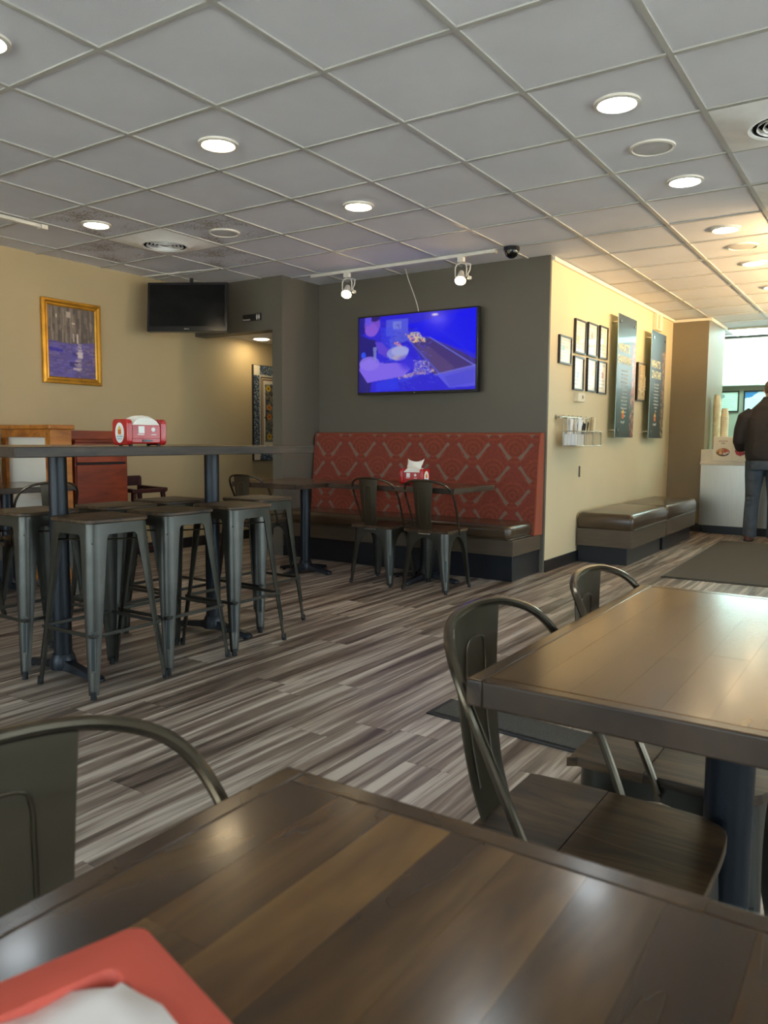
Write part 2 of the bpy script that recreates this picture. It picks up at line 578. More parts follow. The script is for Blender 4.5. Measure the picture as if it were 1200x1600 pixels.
# ------------------------------------------------------------------ flat print painter (colours stored on a fine grid mesh)
class Canvas:
    def __init__(s, w, h, bg):
        s.w, s.h = w, h
        s.a = np.zeros((h, w, 3))
        s.a[:] = [lin(c) for c in bg]
        s.Y, s.X = np.mgrid[0:h, 0:w] + 0.5

    def _put(s, m, col, al=1.0):
        c = np.array([lin(x) for x in col])
        k = (m.astype(float) * al)[..., None]
        s.a = s.a * (1 - k) + c * k

    def rect(s, x0, y0, x1, y1, col, al=1.0):
        s._put((s.X >= x0) & (s.X < x1) & (s.Y >= y0) & (s.Y < y1), col, al)

    def ell(s, cx, cy, rx, ry, col, al=1.0, soft=0.0, ang=0.0):
        dx, dy = s.X - cx, s.Y - cy
        c, n = math.cos(ang), math.sin(ang)
        d = np.sqrt(((dx * c + dy * n) / rx) ** 2 + ((-dx * n + dy * c) / ry) ** 2)
        m = (d < 1) if soft == 0 else np.clip((1 - d) / soft, 0, 1)
        s._put(m, col, al)

    def poly(s, pts, col, al=1.0):
        m = np.zeros(s.a.shape[:2], bool)
        n = len(pts)
        for i in range(n):
            x0, y0 = pts[i]
            x1, y1 = pts[(i + 1) % n]
            if y0 == y1:
                continue
            c = ((s.Y >= min(y0, y1)) & (s.Y < max(y0, y1)) & (s.X < (s.Y - y0) * (x1 - x0) / (y1 - y0) + x0))
            m ^= c
        s._put(m, col, al)

    def line(s, x0, y0, x1, y1, w, col, al=1.0):
        dx, dy = x1 - x0, y1 - y0
        L = math.hypot(dx, dy)
        t = np.clip(((s.X - x0) * dx + (s.Y - y0) * dy) / (L * L), 0, 1)
        d = np.hypot(s.X - x0 - t * dx, s.Y - y0 - t * dy)
        s._put(np.clip(w / 2 - d + 0.5, 0, 1), col, al)

    def blur(s, k=1):
        for _ in range(k):
            p = np.pad(s.a, ((1, 1), (1, 1), (0, 0)), 'edge')
            s.a = (p[:-2, 1:-1] + p[2:, 1:-1] + p[1:-1, :-2] + p[1:-1, 2:] + 2 * p[1:-1, 1:-1]) / 6

    def noise(s, amt):
        s.a *= 1 + (rng.random((s.h, s.w, 1)) - 0.5) * amt

    def build(s, name, W, H, m, parent=None, loc=(0, 0, 0), rot=(R(90), 0, 0), bend=None):
        """grid in local XY, centred, row 0 at the top; optional bend(x, y) -> z"""
        w, h = s.w, s.h
        xs = (np.arange(w) / (w - 1) - 0.5) * W
        ys = (0.5 - np.arange(h) / (h - 1)) * H
        gx, gy = np.meshgrid(xs, ys)
        gz = np.zeros_like(gx) if bend is None else bend(gx, gy)
        co = np.stack([gx, gy, gz], -1).reshape(-1, 3)
        i = (np.arange(h - 1)[:, None] * w + np.arange(w - 1)[None, :]).ravel()
        fc = np.stack([i, i + w, i + w + 1, i + 1], -1)
        me = bpy.data.meshes.new(name)
        me.vertices.add(len(co))
        me.vertices.foreach_set('co', co.ravel())
        me.loops.add(fc.size)
        me.loops.foreach_set('vertex_index', fc.ravel().astype(np.int32))
        me.polygons.add(len(fc))
        me.polygons.foreach_set('loop_start', (np.arange(len(fc)) * 4).astype(np.int32))
        me.polygons.foreach_set('loop_total', np.full(len(fc), 4, np.int32))
        me.update(calc_edges=True)
        ca = me.color_attributes.new('print', 'FLOAT_COLOR', 'POINT')
        col = np.concatenate([np.clip(s.a, 0, 4), np.ones((h, w, 1))], -1)
        ca.data.foreach_set('color', col.astype(np.float32).ravel())
        me.materials.append(m)
        o = bpy.data.objects.new(name, me)
        COL.objects.link(o)
        if parent:
            o.parent = parent
        o.location = loc
        o.rotation_euler = rot
        return o


def text(name, s, size, m, parent, loc, rot=(R(90), 0, 0), ext=0.0006, align='CENTER', sx=1.0, bold=0.0):
    cu = bpy.data.curves.new(name, 'FONT')
    cu.body = s
    cu.size = size
    cu.align_x = align
    cu.extrude = ext
    cu.offset = bold
    cu.resolution_u = 3
    t = bpy.data.objects.new(name, cu)
    COL.objects.link(t)
    dg = bpy.context.evaluated_depsgraph_get()
    me = bpy.data.meshes.new_from_object(t.evaluated_get(dg))
    bpy.data.objects.remove(t)
    me.name = name
    me.materials.clear()
    me.materials.append(m)
    for v in me.vertices:
        v.co.x *= sx
    o = bpy.data.objects.new(name, me)
    COL.objects.link(o)
    if parent:
        o.parent = parent
    o.location, o.rotation_euler = loc, rot
    return o


FX = (R(90), 0, R(90))       # flat things facing +x
FY = (R(90), 0, 0)           # flat things facing -y

# ------------------------------------------------------------------ room shell
CZ = 2.595
XL, XR, YF, YB = -6.0, 3.0, -2.3, 12.2


def sbox(name, m, *b, bevel=0, kind='structure'):
    o = MB().box(*b).build(name, MAT[m], bevel=bevel, smooth=False)
    o['kind'] = kind
    return o


# floor with planks
floor = sbox('floor', 'kick_black', XL - 0.1, XR + 0.1, YF - 0.1, YB + 0.1, -0.12, -0.006)
PW, PL = 0.178, 1.219
pk = MB().box(-PW / 2 + 0.0006, PW / 2 - 0.0006, -PL / 2 + 0.0008, PL / 2 - 0.0008, -0.006, 0.0)
plank0 = pk.build('plank', MAT['floor_oak'], floor, smooth=False, bevel=0.0009, seg=1)
rest = MB()
first = True


def in_view(x0, x1, y0, y1):
    for x in (x0, (x0 + x1) / 2, x1):
        for y in np.linspace(y0, y1, 5):
            if y < 0.3 or y > 11.5:
                continue
            az = math.degrees(math.atan2(x, y))
            if -62 < az < -5 and math.hypot(x, y) > 1.2:
                return True
    return False


ix = 0
x = XL + PW / 2
while x < XR:
    offy = random.uniform(0, PL)
    y = YF - offy
    while y < YB:
        a, b2 = max(y, YF), min(y + PL, YB)
        if b2 - a > 0.02:
            if in_view(x - PW / 2, x + PW / 2, a, b2):
                if first:
                    p = plank0
                    first = False
                else:
                    p = inst(plank0, floor)
                p.location = (x, (a + b2) / 2, 0)
                p.scale = (1, (b2 - a) / PL, 1)
            else:
                rest.box(x - PW / 2 + 0.0006, min(x + PW / 2, XR) - 0.0006, a + 0.0008, b2 - 0.0008, -0.006, 0)
        y += PL
    x += PW
pf = rest.build('plank_field', MAT['floor_oak'], floor, smooth=False)
pf['kind'] = 'stuff'

# walls
sbox('wall_left', 'paint_tan', XL - 0.1, XL, YF, 8.0, 0, CZ + 0.05)
sbox('wall_soffit', 'paint_olive_grey', XL, -4.97, 5.55, 5.70, 2.115, CZ + 0.05)
sbox('wall_hallway', 'paint_olive_grey', -4.97, -4.85, 5.55, 8.0, 0, CZ + 0.05)
sbox('wall_hallway_end', 'paint_tan', XL - 0.1, -4.85, 8.0, 8.1, 0, CZ + 0.05)
sbox('ceiling_hallway', 'ceiling_tile', XL, -4.97, 5.70, 8.0, 2.16, 2.2)
sbox('wall_back', 'paint_olive_grey', -4.85, -2.467, 6.10, 6.13, 0, CZ + 0.05)
sbox('wall_back_core', 'paint_olive_grey', -4.85, -2.60, 6.13, 6.25, 0, CZ + 0.05)
sbox('wall_cream', 'paint_cream', -2.60, -2.467, 6.13, 10.1, 0, CZ + 0.05)
sbox('wall_pillar', 'paint_taupe', -2.60, -2.045, 10.1, 11.07, 0, CZ + 0.05)
sbox('wall_kitchen', 'paint_sage', -4.6, XR + 0.1, YB, YB + 0.1, 0, CZ + 0.05)
sbox('wall_kitchen_left', 'paint_sage', -4.6, -4.5, 10.2, YB, 0, CZ + 0.05)
sbox('wall_kitchen_front', 'paint_sage', -4.5, -2.60, 10.2, 10.3, 0, CZ + 0.05)
for n, m, b in (('baseboard_right', 'baseboard_black', (-2.467, -2.455, 6.13, 10.1, 0, 0.10)),
                ('baseboard_pillar', 'baseboard_black', (-2.455, -2.045, 10.088, 10.1, 0, 0.10)),
                ('baseboard_left', 'baseboard_black', (XL, XL + 0.012, YF, 8.0, 0, 0.10)),
                ('baseboard_hallway', 'baseboard_black', (-4.85, -4.838, 5.55, 6.1, 0, 0.10)),
                ('trim_1', 'white_trim', (-2.467, -2.442, 6.13, 10.1, CZ - 0.035, CZ - 0.004)),
                ('trim_2', 'white_trim', (-2.442, -2.045, 10.08, 10.1, CZ - 0.035, CZ - 0.004)),
                ('trim_3', 'white_trim', (-2.045, -2.015, 10.08, 11.07, CZ - 0.04, CZ - 0.004))):
    sbox(n, m, *b)


def window_wall(prefix, axis, pos, a0, a1, bays, n0, thick=0.14):
    """wall with real openings: sill, header, posts; each opening has frame and pane"""
    lo, hi = 0.35, 2.35

    def B(name, m, s0, s1, z0, z1, d0=0.0, d1=thick, par=None):
        if axis == 'y':
            o = MB().box(s0, s1, pos - d1, pos - d0, z0, z1).build(name, MAT[m], par, smooth=False)
        else:
            o = MB().box(pos + d0, pos + d1, s0, s1, z0, z1).build(name, MAT[m], par, smooth=False)
        if par is None:
            o['kind'] = 'structure'
        return o
    wall = B(prefix, 'paint_tan', a0, a1, 0, lo)
    B('header', 'paint_tan', a0, a1, hi, CZ + 0.05, par=wall)
    edges = [a0] + [e for b_ in bays for e in b_] + [a1]
    for i in range(0, len(edges), 2):
        B('pier', 'paint_tan', edges[i], edges[i + 1], lo, hi, par=wall)
    for k, (s0, s1) in enumerate(bays):
        w = B('window_%d' % (n0 + k), 'aluminium_frame', s0, s1, lo, lo + 0.05, 0.02, 0.12)
        B('frame_rail', 'aluminium_frame', s0, s1, hi - 0.05, hi, 0.02, 0.12, par=w)
        B('frame_stile', 'aluminium_frame', s0, s0 + 0.05, lo + 0.05, hi - 0.05, 0.02, 0.12, par=w)
        B('frame_stile', 'aluminium_frame', s1 - 0.05, s1, lo + 0.05, hi - 0.05, 0.02, 0.12, par=w)
        B('pane', 'window_glass', s0 + 0.05, s1 - 0.05, lo + 0.05, hi - 0.05, 0.065, 0.071, par=w)


window_wall('wall_front', 'y', YF, XL - 0.1, XR + 0.1, [(-5.6, -3.7), (-3.5, -1.6), (-1.4, 0.5), (0.7, 2.6)], 1)
window_wall('wall_right', 'x', XR, YF, YB, [(-1.6, 0.2), (0.4, 2.2), (2.4, 4.2), (4.4, 6.2), (6.4, 8.0)], 5)
sbox('ground', 'pavement', -40, 40, -40, 40, -0.3, -0.14)

# ceiling: slab, tiles, T-bars
ceiling = sbox('ceiling', 'ceiling_void', XL - 0.1, XR + 0.1, YF - 0.1, YB + 0.1, CZ + 0.05, CZ + 0.12)
GX = [-2.062 + 0.61 * k for k in range(-7, 9)]
GY = [2.005 + 0.6134 * j for j in range(-8, 18)]
TB = 0.012
tile0 = MB().box(-0.295, 0.295, -0.2967, 0.2967, 0.004, 0.02).build('ceiling_tile', MAT['ceiling_tile'], ceiling, smooth=False)
tile0.location = (0, 0, -50)
used0 = False
VENTS = [(-4.805, 4.15), (-0.537, 4.15)]
SPECIAL = VENTS + [(-0.537, 5.377)]
DUSTY = [(-4.195, 4.15), (-4.805, 3.53), (-5.415, 4.15), (-4.805, 4.76)]
edge = MB()
for i in range(len(GX) - 1):
    for j in range(len(GY) - 1):
        x0, x1, y0, y1 = GX[i], GX[i + 1], GY[j], GY[j + 1]
        cx, cy = (x0 + x1) / 2, (y0 + y1) / 2
        if x1 < XL + 0.05 or x0 > XR or y1 < YF + 0.05 or y0 > YB - 0.02:
            continue
        if any(abs(cx - a) < 0.2 and abs(cy - b) < 0.2 for a, b in SPECIAL):
            continue
        full = x0 > XL and x1 < XR and y0 > YF and y1 < YB
        if full and x0 < 0.4 and y0 > -0.6:
            if cx < -4.87 and cy > 5.5:
                continue
            if not used0:
                t = tile0
                used0 = True
            else:
                t = inst(tile0, ceiling)
            t.location = (cx, cy, CZ)
            if any(abs(cx - a) < 0.2 and abs(cy - b) < 0.2 for a, b in DUSTY):
                t.data = t.data.copy()
                t.data.materials[0] = MAT['ceiling_tile_dusty']
        else:
            a0, a1 = max(x0 + 0.01, XL), min(x1 - 0.01, XR)
            b0, b1 = max(y0 + 0.01, YF), min(y1 - 0.01, YB)
            if a1 - a0 > 0.02 and b1 - b0 > 0.02:
                if full:
                    edge.box(a0, a1, b0, b1, CZ + 0.004, CZ + 0.02)
                else:
                    t = inst(tile0, ceiling, ((a0 + a1) / 2, (b0 + b1) / 2, CZ), None, ((a1 - a0) / 0.59, (b1 - b0) / 0.5934, 1))
ef = edge.build('tile_field', MAT['ceiling_tile'], ceiling, smooth=False)
ef['kind'] = 'stuff'
for gx in GX:
    if XL < gx < XR:
        MB().box(gx - TB, gx + TB, YF, YB, CZ - 0.004, CZ + 0.004).add([], []).build('grid_bar', MAT['ceiling_grid_metal'], ceiling, smooth=False)
for gy in GY:
    if YF < gy < YB:
        MB().box(XL, XR, gy - TB, gy + TB, CZ - 0.0035, CZ + 0.0035).build('grid_bar', MAT['ceiling_grid_metal'], ceiling, smooth=False)


# ------------------------------------------------------------------ ceiling fixtures
def downlight(x, y, lens, label, z=CZ, r=0.085):
    t = thing('recessed_downlight', label, 'ceiling light', (x, y, z), 0, 'recessed ceiling downlights')
    MB().lathe([(r + 0.016, 0.004), (r + 0.016, -0.006), (r, -0.010), (r - 0.006, -0.003), (r - 0.006, 0.004)], n=36, cap=False).build('trim_ring', MAT['white_fixture'], t)
    MB().lathe([(0.001, -0.020), (r * 0.45, -0.018), (r * 0.75, -0.012), (r - 0.006, -0.004), (r - 0.006, 0.002)], n=36, cap=False).build('lens', MAT[lens], t)
    return t


for x, y, ln, lb in (
        (-3.00, 2.95, 'lens_warm', 'lit warm round downlight nearest the camera in the left row, larger and above the stools'),
        (-3.01, 4.19, 'lens_warm', 'lit warm round downlight in front of the blue television and track spotlights'),
        (-4.83, 3.56, 'lens_warm', 'lit warm round downlight left of the stained square air diffuser'),
        (-2.99, 1.72, 'lens_cool', 'cool white downlight cut off by the left edge of the photo'),
        (-1.14, 2.34, 'lens_cool', 'cool white downlight above the near tables, out of the frame'),
        (-1.15, 3.56, 'lens_cool', 'bright cool white downlight, largest of the right-hand row'),
        (-1.14, 4.80, 'lens_cool', 'cool white downlight second in the right-hand row, beyond the round ceiling speaker'),
        (-1.14, 6.01, 'lens_warm', 'downlight third in the right-hand row, on the warm lit ceiling'),
        (-1.14, 7.25, 'lens_warm', 'small downlight fourth and farthest in the right-hand row'),
        (-4.83, 1.10, 'lens_warm', 'extra warm downlight added over the left side of the room, out of the frame'),  # this and the next two: unseen lamps added to light the room
        (0.70, 1.72, 'lens_cool', 'extra cool downlight added over the right of the room, out of the frame'),
        (0.70, 4.80, 'lens_warm', 'extra warm downlight added over the right of the room beyond the frame'),
        (-1.14, 8.45, 'lens_warm', 'faint downlight close to the ordering counter')):
    downlight(x, y, ln, lb)
downlight(-5.75, 6.25, 'lens_hall', 'single downlight in the low hallway ceiling behind the soffit', z=2.16)


def ceiling_speaker(x, y, label, r=0.10):
    t = thing('ceiling_speaker', label, 'speaker', (x, y, CZ), 0, 'round ceiling speakers')
    MB().lathe([(r + 0.012, 0.004), (r + 0.012, -0.005), (r, -0.008), (r - 0.004, -0.003)], n=36, cap=False).build('rim', MAT['white_fixture'], t)
    MB().lathe([(0.001, -0.006), (r * 0.6, -0.0055), (r - 0.003, -0.003), (r - 0.003, 0.003)], n=36, cap=False).build('grille', MAT['speaker_grille'], t)


ceiling_speaker(-4.22, 4.20, 'round flush ceiling speaker right of the stained air diffuser')
ceiling_speaker(-1.16, 4.18, 'round flush ceiling speaker between the two cool white downlights')
ceiling_speaker(-1.12, 6.60, 'round flush ceiling speaker in the warm lit part of the ceiling')


def diffuser(x, y, label):
    t = thing('air_diffuser', label, 'air vent', (x, y, CZ), 0, 'square ceiling air diffusers')
    p = MB()
    n = 40
    # square plate with a round hole
    out, inn = [], []
    for k in range(n):
        a = 2 * PI * k / n
        c, s_ = math.cos(a), math.sin(a)
        q = 0.297 / max(abs(c), abs(s_))
        out.append((c * q, s_ * q, -0.005))
        inn.append((0.205 * c, 0.205 * s_, -0.022))
    lip = [(0.175 * math.cos(2 * PI * k / n), 0.175 * math.sin(2 * PI * k / n), -0.036) for k in range(n)]
    lip2 = [(0.160 * math.cos(2 * PI * k / n), 0.160 * math.sin(2 * PI * k / n), -0.032) for k in range(n)]
    lip3 = [(0.155 * math.cos(2 * PI * k / n), 0.155 * math.sin(2 * PI * k / n), 0.02) for k in range(n)]
    p.loft([out, inn, lip, lip2, lip3], cap=False)
    p.build('plate', MAT['vent_metal'], t)
    MB().lathe([(0.154, -0.030), (0.154, 0.02), (0.001, 0.024)], n=32, cap=False).build('duct_back', MAT['vent_dark'], t)
    for r in (0.135, 0.108, 0.081, 0.054):
        MB().lathe([(r, -0.032), (r + 0.003, -0.032), (r - 0.004, -0.014), (r - 0.006, -0.014), (r, -0.032)], n=36, cap=False).build('louvre_ring', MAT['vent_metal'], t)
    MB().lathe([(0.001, -0.030), (0.028, -0.028), (0.022, 0.0)], n=24, cap=False).build('hub', MAT['vent_metal'], t)


diffuser(-4.805, 4.152, 'square white ceiling diffuser with round louvres in dust-stained tiles')
diffuser(-0.532, 4.152, 'square ceiling diffuser with round louvres cut by the right photo edge')
diffuser(-0.532, 5.379, 'farther square diffuser at the right edge beyond the nearer one')


def track_head(par_name, label, x, y, z, aim, lit=True, group='track spotlights'):
    """small open-frame gimbal track spotlight hanging from the track"""
    t = thing(par_name, label, 'spotlight', (x, y, z), 0, group)
    t.scale = (1.25, 1.25, 1.25)
    MB().box(-0.022, 0.022, -0.016, 0.016, -0.03, 0.0).build('track_adapter', MAT['white_fixture'], t, bevel=0.003)
    yoke = MB().tube([(-0.040, 0, -0.125), (-0.042, 0, -0.07), (-0.034, 0, -0.045), (0, 0, -0.035), (0.034, 0, -0.045), (0.042, 0, -0.07), (0.040, 0, -0.125)], 0.004, 6)
    yoke.build('yoke', MAT['white_fixture'], t)
    h = Vector(aim).normalized()
    c = Vector((0, 0, -0.125))
    b_ = MB()
    b_.tube([c - h * 0.055, c - h * 0.05, c - h * 0.02, c + h * 0.02, c + h * 0.034], [0.012, 0.016, 0.022, 0.034, 0.036], 20)
    b_.build('lamp_housing', MAT['white_fixture'], t)
    MB().tube([c + h * 0.034, c + h * 0.040, c + h * 0.045], [0.034, 0.028, 0.002], 20).build('lens', MAT['lens_track' if lit else 'track_bulb_lens'], t)
    MB().tube([(0.036, 0.0, -0.04), (0.07, 0.0, -0.05), (0.065, 0, -0.085), (0.05, 0, -0.11), (0.06, 0, -0.14)], 0.004, 6).build('cord', MAT['white_fixture'], t)
    MB().lathe([(0.001, -0.012), (0.014, -0.008), (0.014, 0.008), (0.001, 0.012)], (0.062, 0, -0.135), 14).build('socket_cap', MAT['white_fixture'], t)
    return t


tr = thing('ceiling_light_track', 'long white light track on the ceiling above the blue television', 'light track', (0, 0, 0))
MB().box(-4.60, -2.76, 5.66, 5.695, CZ - 0.028, CZ - 0.004).build('rail', MAT['white_fixture'], tr, bevel=0.002)
MB().box(-2.80, -2.75, 5.655, 5.70, CZ - 0.032, CZ - 0.004).build('end_cap', MAT['white_fixture'], tr, bevel=0.003)
track_head('track_spotlight', 'lit track spotlight at the left end above the blue television', -4.20, 5.678, CZ - 0.028, (0.35, -0.75, -1))
track_head('track_spotlight', 'lit track spotlight to the right, near the dome camera', -3.06, 5.678, CZ - 0.028, (0.3, -0.75, -1))
tr = thing('ceiling_light_track', 'white light track on the ceiling at the left photo edge', 'light track', (0, 0, 0))
MB().box(-5.17, -5.135, 1.2, 3.36, CZ - 0.028, CZ - 0.004).build('rail', MAT['white_fixture'], tr, bevel=0.002)
MB().box(-5.18, -5.125, 3.33, 3.38, CZ - 0.034, CZ - 0.004).build('end_cap', MAT['white_fixture'], tr, bevel=0.003)

# lamp at the right photo edge: bulb on a horizontal arm
t = thing('ceiling_flood_lamp', 'white flood lamp head pointing left at the right photo edge', 'spotlight', (-0.62, 4.55, CZ))
MB().cyl((0.16, 0), 0.04, -0.02, -0.004, 20).build('canopy', MAT['white_fixture'], t)
MB().tube([(0.16, 0, -0.02), (0.16, 0, -0.36), (0.14, 0, -0.41), (0.09, 0, -0.425)], 0.008, 8).build('stem', MAT['white_fixture'], t)
MB().tube([(0.10, 0, -0.425), (0.06, 0, -0.43), (0.03, 0, -0.435), (0.01, 0, -0.437)], [0.018, 0.024, 0.040, 0.047], 24).build('lamp_housing', MAT['white_fixture'], t)
MB().tube([(0.01, 0, -0.437), (-0.004, 0, -0.438), (-0.012, 0, -0.439)], [0.046, 0.034, 0.003], 24).build('lens', MAT['track_bulb_lens'], t)

# dome security camera
t = thing('dome_camera', 'black dome security camera on the ceiling at the wall corner', 'security camera', (-2.62, 5.68, CZ - 0.004))
MB().cyl((0, 0), 0.062, -0.028, 0, 32).build('base', MAT['black_plastic'], t, bevel=0.003)
MB().lathe([(0.055, -0.028), (0.053, -0.045), (0.042, -0.066), (0.022, -0.081), (0.001, -0.086)], n=28, cap=False).build('dome', MAT['screen_off'], t)
MB().tube([(0.0, -0.045, -0.04), (0.0, -0.056, -0.045)], 0.014, 12).build('camera_lens', MAT['chrome'], t)

# kitchen fluorescent panels (light the counter zone)
for k, (x, y) in enumerate(((-1.45, 11.5), (0.4, 11.2), (-3.4, 11.3))):
    t = thing('fluorescent_panel', ['lit fluorescent ceiling panel behind the ordering counter', 'lit fluorescent ceiling panel right of the counter, out of frame', 'lit fluorescent ceiling panel hidden behind the pillar'][k], 'ceiling light', (x, y, CZ - 0.004))
    MB().box(-0.6, 0.6, -0.3, 0.3, -0.02, 0).build('housing', MAT['white_fixture'], t, bevel=0.003)
    MB().box(-0.57, 0.57, -0.27, 0.27, -0.026, -0.02).build('diffuser_panel', MAT['fluorescent'], t, smooth=False)
# warm lamp row added out of view, tilted up to tint the ceiling
WS = []
for k, y in enumerate((6.3, 7.4, 8.5, 9.5)):
    t = track_head('ceiling_fill_spotlight', 'spotlight beyond the right photo edge added to warm the ceiling, %s' % ('nearest the camera', 'second from the camera', 'third from the camera', 'closest to the counter')[k], -0.32, y, CZ - 0.028, (-1, 0, -0.35), True, 'added ceiling fill spotlights')
    l = bpy.data.lights.new('ceiling_fill_light', 'SPOT')
    l.energy = 80 if k == 0 else 115
    l.color = (1.0, 0.66, 0.30)
    l.spot_size = R(130)
    l.spot_blend = 0.6
    l.shadow_soft_size = 0.04
    o = bpy.data.objects.new('ceiling_fill_light', l)
    COL.objects.link(o)
    o.parent = t
    o.location = (-0.05, 0, -0.15)
    o.rotation_euler = (0, R(128), 0)
tr = thing('ceiling_light_track', 'light track beyond the right photo edge added to hold the ceiling fill spotlights', 'light track', (0, 0, 0))
MB().box(-0.337, -0.303, 5.9, 9.9, CZ - 0.028, CZ - 0.004).build('rail', MAT['white_fixture'], tr, bevel=0.002)


# ------------------------------------------------------------------ metal chair and bar stool
def leg_loft(sx, sy, zs, half, width, rad, thick=0.0035, n=7):
    """folded sheet-metal corner leg; half/width/rad are functions of z"""
    rings = []
    for z in zs:
        h, w, r = half(z), width(z), rad(z)
        w = min(w, h)
        r = min(r, w * 0.98)

        def path(d):
            rr = max(r - d, 0.001)
            pts = [(h - w, h - d)]
            for k in range(n):
                a = R(90 - 90 * k / (n - 1))
                pts.append((h - r + rr * math.cos(a), h - r + rr * math.sin(a)))
            pts.append((h - d, h - w))
            return pts
        ring = path(0) + path(thick)[::-1]
        rings.append([(px * sx, py * sy, z) for px, py in ring])
    return rings


def make_stool():
    root = thing('bar_stool', 'x', 'bar stool')
    H = 0.735
    half = lambda z: 0.152 + (H - z) * 0.068
    def width(z):
        if z > 0.69:
            return 0.5
        if z > 0.672:
            t_ = (z - 0.672) / 0.018
            return 0.078 + t_ ** 2.0 * 0.012
        return 0.028 + 0.050 * (z / 0.672)
    rad = lambda z: 0.045 if z > 0.3 else 0.016 + 0.029 * z / 0.3
    zs = [0.018, 0.08, 0.15, 0.25, 0.35, 0.45, 0.55, 0.62, 0.672, 0.68, 0.686, 0.6899, 0.6901, 0.72, H]
    for sx in (1, -1):
        for sy in (1, -1):
            lg = MB().loft(leg_loft(sx, sy, zs, half, width, rad)).build('leg', MAT['gunmetal'], root, ang=50)
            f = half(0.0)
            MB().tube([((f - 0.010) * sx, (f - 0.010) * sy, 0.0), ((f - 0.012) * sx, (f - 0.012) * sy, 0.035)], [0.013, 0.0125], 10).build('foot_cap', MAT['rubber'], lg)
            # pressed slot on the corner: raised rim, dark bar standing in for the shaded hollow
            for (w_, d_, nm, mt) in ((0.011, 0.0015, 'slot_rim', 'gunmetal'), (0.0065, 0.0022, 'slot_groove', 'slot_dark')):
                z0, z1 = 0.115, 0.285
                if nm == 'slot_groove':
                    z0, z1 = 0.122, 0.278
                pts = []
                for z in (z0, z1):
                    h = half(z)
                    c = h - rad(z) * (1 - 0.7071) + d_ * 0.7
                    pts.append(Vector((c * sx, c * sy, z)))
                up = Vector((sx, sy, 0)).normalized()
                MB().bar(pts[0], pts[1], w_ * 2, 0.003, up=tuple(up)).build(nm, MAT[mt], lg, bevel=0.0012)
    # skirt top cap and wooden seat
    MB().rbox(-0.152, 0.152, -0.152, 0.152, H - 0.002, H + 0.003, 0.045).build('seat_pan', MAT['gunmetal'], root)
    MB().rbox(-0.158, 0.158, -0.158, 0.158, H + 0.003, H + 0.021, 0.045, 7).build('seat', MAT['seat_wood'], root, bevel=0.004)
    hb = half(0.265) - 0.006
    for a, b in (((-hb, -hb), (hb, -hb)), ((hb, -hb), (hb, hb)), ((hb, hb), (-hb, hb)), ((-hb, hb), (-hb, -hb))):
        MB().bar((a[0], a[1], 0.265), (b[0], b[1], 0.265), 0.010, 0.016).build('stretcher', MAT['gunmetal'], root, bevel=0.002)
    ht = half(0.66) - 0.012
    MB().tube([(-ht, -ht, 0.655), (0, 0, 0.648), (ht, ht, 0.655)], 0.004, 6).build('cross_brace', MAT['tube_metal'], root)
    MB().tube([(-ht, ht, 0.655), (0, 0, 0.656), (ht, -ht, 0.655)], 0.004, 6).build('cross_brace', MAT['tube_metal'], root)
    return root


